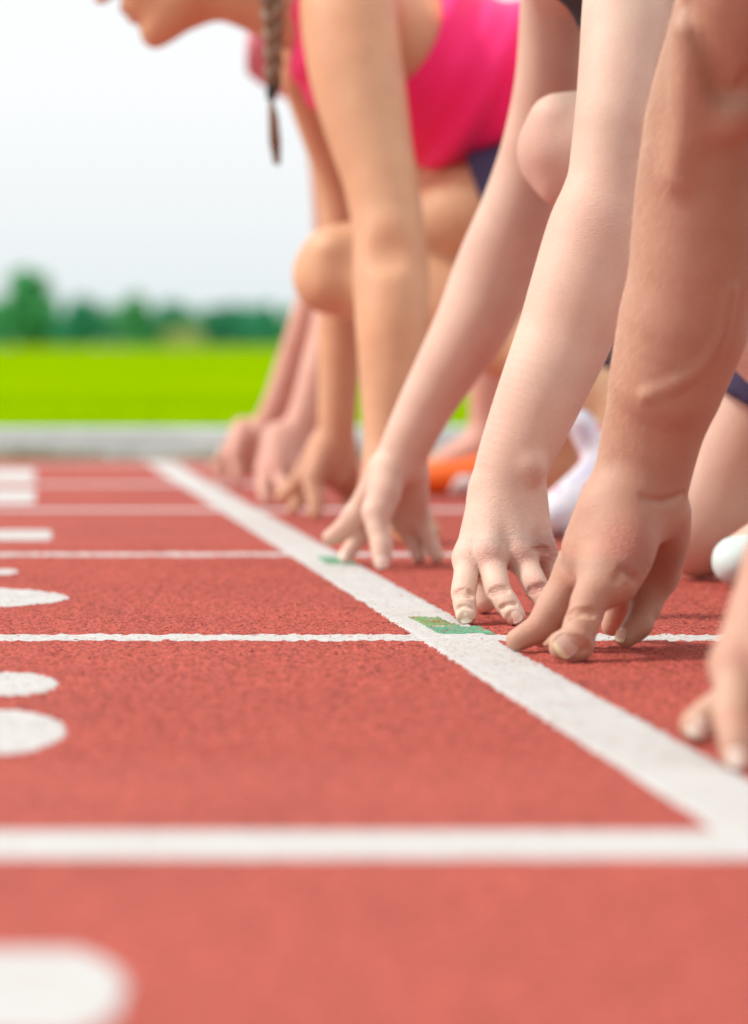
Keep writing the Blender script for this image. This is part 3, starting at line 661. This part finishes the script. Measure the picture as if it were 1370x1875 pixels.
def crease(F, c, half, ang, y0, y1, n=3, gap=5.0, rad=.00020, bow=2.0):
    """short curved folds across a finger joint; pixels of the photograph"""
    ca, sa = math.cos(ang), math.sin(ang)
    for k in range(n):
        o = (k - (n - 1) / 2) * gap; hf = half * (1 - .22 * abs(k - (n - 1) / 2)); pts = []
        for u, bw in ((-1, bow), (-.4, -.6 * bow * (1 if k == 0 else -.3)), (.35, 0), (1, bow)):
            x_, y_ = u * hf, o + bw * .6; pts.append((c[0] + x_ * ca - y_ * sa, c[1] + x_ * sa + y_ * ca))
        ridge(F, pts, [rad * .3, rad, rad, rad * .3], y0, y1, k=.0022, sink=-.0001, mode='cut')
def cut_z(F, above, zc=.067, sink=.0006):
    """ends one resolution of the arm where the other takes over; both dip under each other past the meeting line"""
    Z = (F.lo[2] + F.h * np.arange(F.n[2]))[None, None, :].astype(np.float32)
    s_ = (zc - Z) if above else (Z - zc)
    F.v = np.maximum(F.v + sink * np.clip(s_ / .006, 0, 1), s_ - .0065)
def pale_arm(F, fine):
    t = []
    F.limb(P, r, k=0, n=6)
    add_hand(F, HAND_L, ident, t)
    F.blob(at(974, 857, 3.078), (.009, .008, .011), k=.012)            # ulna knob
    F.limb([at(897, 940, 3.076), at(896, 1010, 3.046)], [.0035, .004], k=.012)
    F.limb([at(930, 940, 3.076), at(950, 1010, 3.055)], [.0035, .004], k=.012)
    F.blob(at(897, 1019, 3.048), (.0085, .007, .0085), k=.008); F.blob(at(953, 1019, 3.058), (.0085, .007, .0085), k=.008); F.blob(at(990, 1006, 3.080), (.0085, .008, .009), k=.008)
    if fine:
        crease(F, (850, 1086), 17, .0, 2.9, 3.15); crease(F, (913, 1081), 18, -.25, 2.9, 3.15); crease(F, (982, 1077), 17, -.45, 2.9, 3.15)
        crease(F, (990, 1004), 14, .2, 2.95, 3.2, 2, 6, .0002)
        crease(F, (852, 1113), 12, .05, 2.9, 3.15, 1, 4, .0003); crease(F, (930, 1108), 13, -.35, 2.9, 3.15, 1, 4, .0003)
        for px_, py_, w_ in ((853, 1121, 13), (939, 1120, 13), (1007, 1112, 12)):   # folds of skin round the nails
            ridge(F, [(px_ - w_, py_ + 9), (px_ - w_ * .7, py_ + 1), (px_, py_ - 3), (px_ + w_ * .7, py_ + 1), (px_ + w_, py_ + 9)], .0005, 2.9, 3.15, k=.003, sink=.0008)
    return t
AL = Field((.03, 2.93, -.01), (.36, 3.36, .72), .00165); pale_arm(AL, False)
AF = Field((.045, 2.965, -.004), (.185, 3.185, .074), .00085); tones += pale_arm(AF, True)
cut_z(AL, True); cut_z(AF, False)
WL = at(930, 890, 3.10)
tones += [(at(976, 862, 3.07), .008, .45), (at(1090, 400, 3.10), .035, .18)]
stR = [(733, 846, 45, 3.85), (752, 800, 47, 3.845), (779, 745, 51, 3.84), (807, 695, 56, 3.835), (840, 638, 63, 3.83), (871, 583, 70, 3.825), (908, 493, 74, 3.82), (932, 432, 72, 3.81),
       (948, 385, 68, 3.80), (980, 280, 64, 3.78), (1005, 150, 62, 3.75), (1018, 0, 65, 3.71)]
P2, r2 = arm_px(stR, 0); P2.append(np.array([.195, 3.67, .62])); r2.append(.045); P2.append(np.array([.215, 3.635, .66])); r2.append(.052)
AR = Field((-.10, 3.55, -.01), (.31, 3.98, .73), .0022)
AR.limb(P2, r2, k=0, n=6); add_hand(AR, HAND_RB, ident, tones)
# body
hipL, hipR = np.array([.56, 3.40, .475]), np.array([.545, 3.56, .465])
kneeF = at(1060, 262, 3.47); ankF = np.array([.485, 3.47, .110])
kneeR = np.array([.325, 3.62, .062]); ankR = np.array([.735, 3.62, .115])
pel, wai, rib, che = np.array([.58, 3.47, .54]), np.array([.45, 3.46, .575]), np.array([.33, 3.45, .60]), np.array([.255, 3.45, .645])
BD = Field((-.24, 3.05, -.01), (.92, 3.90, 1.02), .006)
TB = torso_limbs(pel, wai, rib, che)
BD.limb(TB[0], TB[1], flat=TB[2])
BD.limb([che, np.array([.25, 3.30, .655])], [.07, .055], k=.03); BD.limb([che, np.array([.215, 3.60, .66])], [.07, .055], k=.03)
def leg(F, hip, knee, ank, toe, sc=1.0, kcap=None):
    a = lambda t: hip * (1 - t) + knee * t
    F.limb([hip, a(.35), a(.7), knee], [.088 * sc, .076 * sc, .058 * sc, .048 * sc], k=.03)
    b = lambda t: knee * (1 - t) + ank * t
    back = np.cross(knee - hip, UPY); 
    ax = (ank - knee) / np.linalg.norm(ank - knee); nb_ = np.cross(ax, UPY); nb_ = nb_ if nb_ @ (hip - knee) > 0 else -nb_
    F.limb([knee, b(.12), b(.32) + nb_ * .012, b(.55) + nb_ * .006, b(.82), ank], [.046 * sc, .049 * sc, .055 * sc, .047 * sc, .034 * sc, .032 * sc], k=.02)
    F.blob(knee + ((knee - hip) / np.linalg.norm(knee - hip) * .020) - nb_ * .006, (.030 * sc,) * 3, k=.03)
    fk = (knee - hip) / np.linalg.norm(knee - hip)
    F.limb([knee - fk * .05 + np.cross(UPY, fk) * -.030 * (1 if np.cross(UPY, fk)[2] < 0 else -1), knee + fk * .018 - nb_ * .012, knee + fk * .012 - nb_ * .030 + ax * .03, b(.20) - nb_ * .034], [.014, .024 * sc, .016, .010], k=.014)
    F.limb([ank, ank * .5 + toe * .5, toe], [.032, .028, .022], k=.02)
leg(BD, hipL, kneeF, ankF, np.array([.35, 3.48, .03]), .95); leg(BD, hipR, kneeR, ankR, np.array([.82, 3.62, .04]), .95)
BD.blob(at(1016, 212, 3.455), (.022, .026, .020), k=.012); BD.blob(at(1002, 272, 3.455), (.016, .022, .022), k=.012); BD.blob(at(1012, 330, 3.46), (.012, .016, .022), k=.014)
tones += [(at(985, 250, 3.44), .03, .35)]
HB = np.array([.03, 3.45, .82]); tonesB = tones
gB = add_head(BD, HB, R(25), np.array([.20, 3.45, .685]), tones, .056)
finish(root, [(AL, 2), (AF, 1), (AR, 2), (BD, 2)], m_skin_pale, tones)
eyes(root, gB); hair_cap(root, HB, R(25))
# shirt and shorts
SH = Field((.10, 3.05, .36), (.80, 3.85, .78), .006)
fold = lambda X, Y, Z: .004 * np.sin(X * 46 + Z * 38 + 6 * np.sin(Y * 9)) + .003 * np.sin(X * 80 - Z * 61 + Y * 22)
hem = plane(pel + np.array([-.02, 0, 0]), (1, 0, -.25))
SH.limb(TB[0], TB[1], flat=TB[2], inflate=.014, cuts=(hem, plane((.27, 3.45, .715), (-.45, 0, .9))), warp=fold)
SH.limb([che, (.252, 3.27, .648)], [.085, .068], k=.02, cuts=(plane((.25, 3.235, .62), (0, -1, -.4)), plane((.25, 3.3, .735), (0, 0, 1))))
SH.limb([che, (.222, 3.62, .655)], [.085, .064], k=.02, cuts=(plane((.21, 3.655, .62), (0, 1, -.5)), plane((.25, 3.3, .735), (0, 0, 1))))
SH.limb([(.235, 3.50, .60), (.222, 3.52, .545)], [.055, .022], k=.03)
solid(root, 'shirt', SH, m_black, 2)
def shorts(root, pel, wai, hips_knees, mat, lens=(.62, .62), sc=1.0, h=.006, inflate=.013):
    pts = np.array([pel, wai] + [q for hk in hips_knees for q in hk]); F = Field(pts.min(0) - .16, pts.max(0) + .16, h)
    ax = (wai - pel); d0 = .118 * sc
    F.limb([pel, wai], [.118 * sc, .100 * sc], flat=(UPY, 1.30), inflate=inflate, cuts=(plane(pel + ax * .55, ax),))
    for (hip, knee), ln in zip(hips_knees, lens):
        a = lambda t: hip * (1 - t) + knee * t
        fold = lambda X, Y, Z: .0025 * np.sin(X * 60 + Y * 70 + Z * 30)
        F.limb([hip, a(.35), a(.7), knee], [.088 * sc, .079 * sc, .066 * sc, .06 * sc], k=.03, inflate=inflate, cuts=(plane(a(ln), knee - hip),), warp=fold)
    return solid(root, 'shorts', F, mat, 2)
shorts(root, pel, wai, [(hipL, kneeF), (hipR, kneeR)], m_navy, (.50, .73), .95)
shoe(root, (.362, 3.475, .006), (.42, 3.475, .010), (.56, 3.475, .06), ankF + np.array([.012, 0, 0]), m_mint, 'pale mint front shoe')
shoe(root, (.86, 3.62, .012), (.81, 3.62, .018), (.755, 3.62, .14), ankR + np.array([0, 0, .01]), m_mint)
# fingernails of the two hands
f = HAND_L['fingers']
for px_, py_, ax_, w_, ln in ((853, 1130, (.06, -.3, -.95), .0114, .0104), (944, 1129, (.42, -.3, -.85), .0116, .0108), (1012, 1121, (.40, -.3, -.85), .0108, .0105), (1044, 1108, (.36, -.3, -.85), .0094, .0092)):
    nail_at(root, AF, px_, py_, ax_, w_, ln, .0088, m_nail, 2.90, 3.15)
f = HAND_RB['fingers']
nail_at(root, AR, 699, 1029, (.02, -.3, -.95), .0150, .0140, .0108, m_nail, 3.70, 3.90)
nail_at(root, AR, 627, 1016, (-.5, -.2, -.8), .0096, .0100, .0085, m_nail, 3.70, 4.0)

# ================= nearest runner: tanned arm in the middle of the frame, left hand at the right edge
tones = []
root = thing('person', 'nearest runner with tanned veined forearm on the lane line, left hand at the right edge', 'person', (0.56, 2.35, 0), 'runners crouching at the start line')
st = [(1170, 915, 86, 2.722), (1178, 870, 88, 2.72), (1193, 800, 92, 2.715), (1221, 700, 97, 2.705), (1250, 600, 108, 2.695), (1270, 500, 119, 2.685), (1281, 400, 122, 2.675), (1287, 300, 117, 2.66),
      (1296, 200, 110, 2.64), (1322, 100, 108, 2.61), (1350, 0, 110, 2.58)]
P, r = arm_px(st, 0); P.append(np.array([.285, 2.53, .56])); r.append(.052); P.append(np.array([.30, 2.49, .65])); r.append(.06)
def tanned_arm(F, fine):
    t = []
    # the wrist is broad and flat, the elbow round
    nW = np.array([0.05, 1., 0.05]); nW /= np.linalg.norm(nW)
    F.limb(P[:5], r[:5], flat=(nW, .80), k=0, n=8)
    F.limb(P[3:], r[3:], k=.004, n=8)
    F.limb([P[4], P[3]], [r[4] * .97, r[3] * .9], k=.02, n=4)
    add_hand(F, HAND_R, ident, t, k_palm=.014, k_web=.014)
    # tendons, veins and the elbow crease
    ridge(F, [(1338, 530), (1322, 610), (1290, 664), (1245, 698), (1212, 714), (1185, 724)], [.0012, .0020, .0021, .0021, .0014, .0006], 2.5, 2.8, k=.010, sink=.0015)
    ridge(F, [(1255, 20), (1284, 95), (1312, 165), (1348, 178), (1375, 150)], [.002, .006, .008, .006, .003], 2.4, 2.8, k=.020, sink=-.0015, mode='cut')
    ridge(F, [(1330, 225), (1350, 212), (1375, 205)], [.006, .008, .006], 2.4, 2.8, k=.025, sink=.003)
    ridge(F, [(1262, 60), (1268, 130), (1262, 220), (1245, 320)], [.004, .006, .005, .002], 2.4, 2.8, k=.025, sink=.002)
    F.limb([at(1085, 935, 2.705), at(1050, 1000, 2.715)], [.006, .005], k=.015)
    ridge(F, [(1252, 905), (1215, 918), (1180, 912)], [.0006, .0008, .0004], 2.6, 2.8, k=.004, sink=0, mode='cut')
    ridge(F, [(1162, 1060), (1142, 1044), (1130, 1060)], [.0006, .0014, .0006], 2.6, 2.8, k=.005, sink=0, mode='cut')
    if fine:
        crease(F, (1064, 1122), 26, -.10, 2.58, 2.8, 3, 5.5, .0003, 3)
        ridge(F, [(1000, 1180), (1018, 1163), (1045, 1158), (1070, 1166), (1080, 1182)], .0006, 2.55, 2.75, k=.003, sink=.0008)
    return t
AL = Field((.08, 2.42, -.01), (.40, 2.92, .74), .00165); tanned_arm(AL, False)
AG = Field((.085, 2.625, -.004), (.255, 2.865, .076), .00085); tones += tanned_arm(AG, True)
cut_z(AL, True); cut_z(AG, False)
tones += [(at(1210, 880, 2.68), .03, .22)]
AN_ANG = R(11); TL0 = mover(HAND_L, np.array([.2128, 2.045, HAND_L['ref'][2]]), AN_ANG, 1.0); TL = lambda q: TL0(q) + np.array([.27 * (q[2] - .008), 0, 0])
AN = Field((.10, 1.85, -.01), (.47, 2.32, .74), .003)
WN = TL(HAND_L['ref'])
PN = [WN + np.array([.002, .0, -.006]), WN + np.array([.018, 0, .05]), WN + np.array([.055, .0, .14]), np.array([.328, 2.065, .335]), np.array([.345, 2.08, .47]), np.array([.345, 2.12, .60]), np.array([.34, 2.16, .655])]
AN.limb(PN, [.031, .034, .043, .043, .045, .050, .058], k=0, n=6); HL2 = dict(HAND_L); HL2['palm'] = HAND_L['palm'][:4]; HL2['fingers'] = HAND_L['fingers'][:4] + [([at(975, 985, 3.125), at(935, 1058, 3.142), at(903, 1088, 3.146), at(884, 1101, 3.144)], [.0140, .0128, .0120, .0105])]
add_hand(AN, HL2, TL, tones)
hipL, hipR = np.array([.68, 2.26, .48]), np.array([.66, 2.42, .47])
kneeF = np.array([.335, 2.30, .40]); ankF = np.array([.58, 2.30, .115]); kneeR = np.array([.50, 2.46, .065]); ankR = np.array([.90, 2.46, .115])
pel, wai, rib, che = np.array([.70, 2.34, .55]), np.array([.58, 2.34, .60]), np.array([.45, 2.33, .63]), np.array([.36, 2.33, .665])
BD = Field((-.10, 1.95, -.01), (1.10, 2.75, 1.05), .007)
TB = torso_limbs(pel, wai, rib, che, 1.08)
BD.limb(TB[0], TB[1], flat=TB[2]); BD.limb([che, (.305, 2.17, .665)], [.075, .06], k=.03); BD.limb([che, (.305, 2.48, .66)], [.075, .06], k=.03)
leg(BD, hipL, kneeF, ankF, np.array([.47, 2.30, .03])); leg(BD, hipR, kneeR, ankR, np.array([.98, 2.46, .04]))
HA = np.array([.13, 2.33, .86]); gA = add_head(BD, HA, R(15), np.array([.30, 2.33, .71]), tones, .06)
finish(root, [(AL, 2), (AG, 1), (AN, 1), (BD, 2)], m_skin_tan, tones)
eyes(root, gA); hair_cap(root, HA, R(15), thick=.006)
m_fuzz = cloth('fair_arm_hair', (0.62, 0.42, 0.26), 0.5, 500, 0.1)
rh = np.random.default_rng(3); hv, hq, nh = [], [], 0
for _ in range(2200):
    t_ = rh.random() ** .8 * 9.0; i_ = int(t_); f_ = t_ - i_; c_ = P[i_ + 1] * (1 - f_) + P[i_ + 2] * f_ if i_ + 2 < len(P) else P[-1]; rr_ = r[i_ + 1] * (1 - f_) + r[min(i_ + 2, len(r) - 1)] * f_
    ang = rh.normal(math.pi * 1.02, .55); dr = np.array([math.cos(ang), math.sin(ang) * .9, 0.0]); q = c_ + dr * rr_ * 1.35; ok_ = False
    for st_ in range(60):
        ii = np.clip(np.round((q - AL.lo) / AL.h).astype(int), 0, AL.n - 1)
        if AL.v[tuple(ii)] < .0004: ok_ = True; break
        q = q - dr * .0008
    if not ok_: continue
    ln_ = rh.uniform(.006, .013); tg = np.array([-.25, rh.normal(0, .35), -1.0]) + rh.normal(0, .2, 3); tg /= np.linalg.norm(tg); e1 = q + (tg * .9 + dr * .42) * ln_ * .5; e2 = e1 + (tg + dr * .16) * ln_ * .5; sd2 = np.cross(tg, dr) * .00008
    hv += [q - sd2, q + sd2, e1 + sd2 * .8, e1 - sd2 * .8, e2 + sd2 * .2, e2 - sd2 * .2]; hq += [[nh, nh + 1, nh + 2, nh + 3], [nh + 3, nh + 2, nh + 4, nh + 5]]; nh += 6
link('arm_hair', rebase(mesh_np('arm_hair', np.array(hv), np.array(hq), m_fuzz), root), root, kind='stuff')
SH = Field((.20, 1.98, .36), (.95, 2.70, .82), .007)
hem = plane(pel + np.array([-.02, 0, 0]), (1, 0, -.25))
SH.limb(TB[0], TB[1], flat=TB[2], inflate=.012, cuts=(hem, plane((.36, 2.33, .75), (-.45, 0, .9))))
SH.limb([che, (.31, 2.15, .66)], [.085, .073], k=.02, cuts=(plane((.30, 2.12, .62), (0, -1, -.4)),)); SH.limb([che, (.31, 2.50, .655)], [.085, .073], k=.02, cuts=(plane((.30, 2.53, .62), (0, 1, -.4)),))
solid(root, 'shirt', SH, m_black, 2)
shorts(root, pel, wai, [(hipL, kneeF), (hipR, kneeR)], m_navy, (.55, .55), 1.02, .007)
shoe(root, (.46, 2.30, .012), (.52, 2.30, .018), (.645, 2.30, .075), ankF, m_mint); shoe(root, (1.02, 2.46, .012), (.97, 2.46, .018), (.92, 2.46, .14), ankR + np.array([0, 0, .01]), m_mint)
f = HAND_R['fingers']
nail_at(root, AG, 1036, 1181, (-.72, -.2, -.62), .0190, .0175, .0150, m_nail_y, 2.55, 2.75, .030, .0007, label='broad pale thumbnail')
nail_at(root, AG, 1136, 1162, (-.45, -.2, -.85), .0100, .0112, .0084, m_nail_y, 2.70, 2.85)
for k_, ax_, w_, ln in ((0, (.10, -.3, -.95), .0114, .0110), (1, (.42, -.3, -.85), .0116, .0112), (2, (.40, -.3, -.85), .0108, .0110), (4, (-.4, -.1, -.9), .0130, .0125)):
    q_ = TL(HL2['fingers'][k_][0][3]); pp = (CX + F_PX * q_[0] / q_[1], HY + F_PX * (CAM_H - q_[2]) / q_[1] + 3)
    nail_at(root, AN, pp[0], pp[1], rotz(ax_, AN_ANG), w_, ln, .009, m_nail, 1.88, q_[1] + .02)

# ================= woman in the hot pink top, third lane
tones = []
root = thing('person', 'woman runner with brown braid and hot pink sleeveless top', 'person', (0.25, 4.7, 0), 'runners crouching at the start line')
st = [(714, 835, 46, 4.36), (713, 770, 49, 4.365), (716, 700, 57, 4.37), (717, 590, 66, 4.38), (716, 490, 69, 4.40), (713, 425, 65, 4.41), (707, 386, 67, 4.42), (695, 320, 69, 4.43), (682, 270, 74, 4.44), (664, 190, 83, 4.455), (647, 100, 88, 4.47), (636, 0, 87, 4.49)]
P, r = arm_px(st, 0); P.append(np.array([-.022, 4.53, .705])); r.append(.05)
BC = Field((-.46, 4.22, -.01), (.76, 5.25, 1.0), .0042)
pel, wai, rib, che = np.array([.325, 4.70, .535]), np.array([.175, 4.70, .575]), np.array([.07, 4.70, .60]), np.array([-.005, 4.70, .645])
TB = torso_limbs(pel, wai, rib, che, .98, (.116, .096, .104, .095))
BC.limb(TB[0], TB[1], flat=TB[2])
hipL, hipR = np.array([.335, 4.63, .475]), np.array([.335, 4.79, .475])
kneeF = at(618, 492, 4.66); ankF = np.array([.318, 4.50, .158]); kneeR = np.array([.235, 4.86, .072]); ankR = np.array([.60, 4.86, .115])
leg(BC, hipL, kneeF, ankF, np.array([.26, 4.47, .04]), .98); leg(BC, hipR, kneeR, ankR, np.array([.69, 4.86, .04]), .95)
BC.limb([che, (-.025, 4.54, .66)], [.07, .055], k=.03); BC.limb([che, (-.06, 4.88, .655)], [.07, .05], k=.03)
BC.limb(P, r, k=.02, n=5)
st = [(612, 868, 31, 4.99), (616, 800, 34, 4.985), (622, 650, 39, 4.98), (626, 520, 41, 4.975), (627, 420, 40, 4.97), (615, 320, 40, 4.96), (575, 195, 42, 4.93), (556, 120, 46, 4.90)]
P, r = arm_px(st, 0); P.append(np.array([-.07, 4.87, .665])); r.append(.05); BC.limb(P, r, k=.02, n=5)
add_hand(BC, HAND_L, mover(HAND_L, at(716, 870, 4.36) * [1, 1, 0] + [0, 0, HAND_L['ref'][2]], R(8), .95), tones)
add_hand(BC, HAND_RB, mover(HAND_RB, at(610, 880, 4.99) * [1, 1, 0] + [0, 0, HAND_RB['ref'][2]], R(-4), 1.05), tones); tones += [(at(590, 900, 4.97), .085, .5), (at(716, 900, 4.36), .07, .4)]
HC = np.array([-.262, 4.70, .7725]); BC.limb([np.array([-.235, 4.70, .690]), np.array([-.175, 4.70, .697]), np.array([-.10, 4.70, .672])], [.028, .046, .056], k=.03)
BC.blob(at(606, 455, 4.64), (.022, .034, .020), k=.028); BC.blob(at(596, 520, 4.64), (.018, .030, .026), k=.028)
BC.blob((.105, 4.72, .452), (.070, .07, .030), k=.03)
gC = add_head(BC, HC, R(31), np.array([-.05, 4.70, .685]), tones, .054)
BC.blob(at(714, 458, 4.350), (.016, .008, .011), k=.030, mode='cut')
finish(root, [(BC, 2)], m_skin_gold, tones)
eyes(root, gC)
hr, _ = hair_cap(root, HC, R(31), mat=m_hair)
# braid: three strands, hair tie, tail
bp = spline([np.array([-.155, 4.62, .80]), np.array([-.135, 4.575, .74]), at(498, 0, 4.56), at(501, 80, 4.555), at(500, 160, 4.55)], 12); nbp = len(bp)
paths = []
for s_ in range(3):
    ph = s_ * 2 * math.pi / 3; P_, r_ = [], []
    for i in range(nbp):
        q = i / (nbp - 1); a = q * 6 * math.pi + ph; w_ = .0125 * (1 - .55 * q)
        P_.append(bp[i] + np.array([w_ * math.sin(a), w_ * .55 * math.sin(2 * a), 0])); r_.append(.0105 * (1 - .5 * q))
    paths.append((P_, r_))
V, Q = tubes(paths, 8); br = link('braid', rebase(mesh_np('braid', V, Q, m_hair), root), root)
V, Q = tubes([([at(499, 150, 4.55), at(498, 165, 4.55), at(496, 182, 4.55)], [.0068, .0075, .0062])], 10); link('hair_tie', rebase(mesh_np('hair_tie', V, Q, m_tie), root), br)
paths = []
for k in range(16):
    a = k * 2.4; q = .25 + .75 * (k % 4) / 3; sp = lambda t: t * q
    paths.append(([at(496, 180, 4.55), at(500, 215, 4.55) + [.006 * q * math.cos(a), .006 * q * math.sin(a), 0], at(503, 262, 4.55) + [.0085 * q * math.cos(a), .008 * q * math.sin(a), 0], at(507, 300 + 5 * math.sin(k * 3.1), 4.55) + [.006 * q * math.cos(a), .006 * q * math.sin(a), 0]], [.0026, .0032, .0030, .0008]))
V, Q = tubes(paths, 6); link('hair_tail', rebase(mesh_np('hair_tail', V, Q, m_hair), root), br)
SH = Field((-.17, 4.40, .36), (.50, 5.0, .80), .0045)
hem = plane((.135, 4.70, .50), (.70, 0, -.72))
hole = lambda X, Y, Z: np.where(np.abs(Y - 4.70) > .085, .098 - np.sqrt((X + .012) ** 2 + ((Z - .665) * .85) ** 2), -.2 + 0 * X)
fold = lambda X, Y, Z: .0055 * np.sin((X * .75 - Z * .66) * 75 + 2.2 * np.sin(X * 16 + Z * 11 + Y * 5)) * np.clip((X + .02) * 12, 0, 1) + .003 * np.sin((X * .9 - Z * .5) * 140 + Y * 18)
neckc = lambda X, Y, Z: .075 - np.sqrt((X + .10) ** 2 + ((Y - 4.70) * .9) ** 2 + ((Z - .70) * .8) ** 2)
SH.limb(TB[0], TB[1], flat=TB[2], inflate=.010, warp=fold)
SH.limb([(-.03, 4.70, .60), (.04, 4.70, .553), (.10, 4.70, .530), (.16, 4.70, .535)], [.075, .075, .071, .07], flat=(UPY, 1.45), k=.03, warp=fold)
SH.limb([che, (-.055, 4.62, .665)], [.08, .045], k=.03); SH.limb([che, (-.055, 4.78, .665)], [.08, .045], k=.03)
X_ = SH.lo[0] + SH.h * np.arange(SH.n[0]); Y_ = SH.lo[1] + SH.h * np.arange(SH.n[1]); Z_ = SH.lo[2] + SH.h * np.arange(SH.n[2])
gr = (X_[:, None, None], Y_[None, :, None], Z_[None, None, :])
hemw = lambda X, Y, Z: np.minimum(plane((.10, 4.70, .458), (.30, 0, -.95))(X, Y, Z), .2)
for cu in (hole, neckc, hemw): SH.v = np.maximum(SH.v, cu(*gr).astype(np.float32))
solid(root, 'sleeveless_top', SH, m_hotpink, 2)
shorts(root, pel, wai, [(hipL, kneeF), (hipR, kneeR)], m_navy, (.50, .74), .96, .0055, .010)
shoe(root, (.226, 4.46, .004), (.272, 4.465, .018), (.392, 4.50, .118), ankF + np.array([0, 0, .006]), m_whiteshoe, 'white shoe with pink print and raised heel', extra=(([(.305, 4.50, .100), (.272, 4.49, .116), (.254, 4.48, .140)], [.026, .022, .017]),))
shoe(root, (.72, 4.86, .012), (.67, 4.86, .018), (.615, 4.86, .14), ankR + np.array([0, 0, .01]), m_whiteshoe)

# ================= farthest runner: dusty rose shirt, orange shoe
tones = []
root = thing('person', 'farthest runner with pinkish forearms, dusty rose shirt and orange shoe', 'person', (0.25, 5.85, 0), 'runners crouching at the start line')
BDD = Field((-.36, 5.25, -.01), (.85, 6.5, 1.12), .0058)
st = [(458, 850, 25, 6.20), (474, 815, 26, 6.20), (495, 770, 28, 6.19), (518, 720, 30, 6.18), (542, 650, 32, 6.17), (566, 580, 34, 6.15), (590, 510, 33, 6.13), (606, 440, 34, 6.11), (604, 330, 36, 6.08), (590, 200, 38, 6.03), (572, 120, 42, 6.0)]
P, r = arm_px(st, 0); BDD.limb(P, r, n=5)
st = [(528, 850, 34, 5.48), (536, 820, 33, 5.48), (562, 750, 32, 5.485), (585, 670, 34, 5.50), (606, 590, 36, 5.52), (622, 510, 36, 5.54), (630, 420, 37, 5.56), (628, 300, 39, 5.60), (615, 180, 42, 5.64), (605, 110, 45, 5.68)]
P, r = arm_px(st, 0); BDD.limb(P, r, n=5, k=.01)
pel, wai, rib, che = np.array([.33, 5.85, .57]), np.array([.20, 5.85, .61]), np.array([.08, 5.85, .64]), np.array([.0, 5.85, .68])
TB = torso_limbs(pel, wai, rib, che, 1.0); BDD.limb(TB[0], TB[1], flat=TB[2], k=.03)
BDD.limb([che, (-.07, 5.69, .68)], [.07, .055], k=.03); BDD.limb([che, (-.09, 6.0, .68)], [.07, .055], k=.03)
hipL, hipR = np.array([.36, 5.77, .50]), np.array([.36, 5.93, .50])
kneeF = np.array([.19, 5.84, .41]); ankF = at(893, 812, 5.86); kneeR = np.array([.30, 5.98, .07]); ankR = np.array([.70, 5.98, .115])
leg(BDD, hipL, kneeF, ankF, ankF + np.array([-.10, 0, -.05]), .92); leg(BDD, hipR, kneeR, ankR, np.array([.78, 5.98, .04]), .92)
add_hand(BDD, HAND_RB, mover(HAND_RB, at(460, 868, 6.20) * [1, 1, 0] + [0, 0, HAND_RB['ref'][2]], R(-4), 1.0), tones)
add_hand(BDD, HAND_L, mover(HAND_L, at(521, 868, 5.48) * [1, 1, 0] + [0, 0, HAND_L['ref'][2]], R(8), 1.05), tones)
HD = np.array([-.115, 5.85, .905]); gD = add_head(BDD, HD, R(-5), np.array([-.02, 5.85, .72]), tones, .055)
finish(root, [(BDD, 2)], m_skin_pink, tones)
eyes(root, gD); hair_cap(root, HD, R(-5), h=.006)
SH = Field((-.30, 5.45, .40), (.60, 6.25, .86), .0065)
SH.limb(TB[0], TB[1], flat=TB[2], inflate=.012, cuts=(plane(pel + np.array([-.04, 0, 0]), (1, 0, -.25)),))
for sp_, ep in (((-.07, 5.70, .68), at(560, 130, 5.66)), ((-.12, 6.0, .70), at(452, 88, 5.98))):
    sp_ = np.asarray(sp_, float); SH.limb([che, sp_, ep], [.08, .060, .034], k=.02, cuts=(plane(ep, (-1, 0, .05)),))
solid(root, 'shirt', SH, m_rose, 2)
shorts(root, pel, wai, [(hipL, kneeF), (hipR, kneeR)], m_navy, (.5, .5), .95, .0065)
tq = at(786, 893, 5.86)
shoe(root, (tq[0], 5.86, .014), (tq[0] + .055, 5.86, .014), (tq[0] + .20, 5.86, .03), ankF + np.array([0.01, 0, -.01]), m_orange, 'orange front shoe with white sole')
shoe(root, (.81, 5.98, .012), (.76, 5.98, .018), (.715, 5.98, .14), ankR + np.array([0, 0, .01]), m_orange)
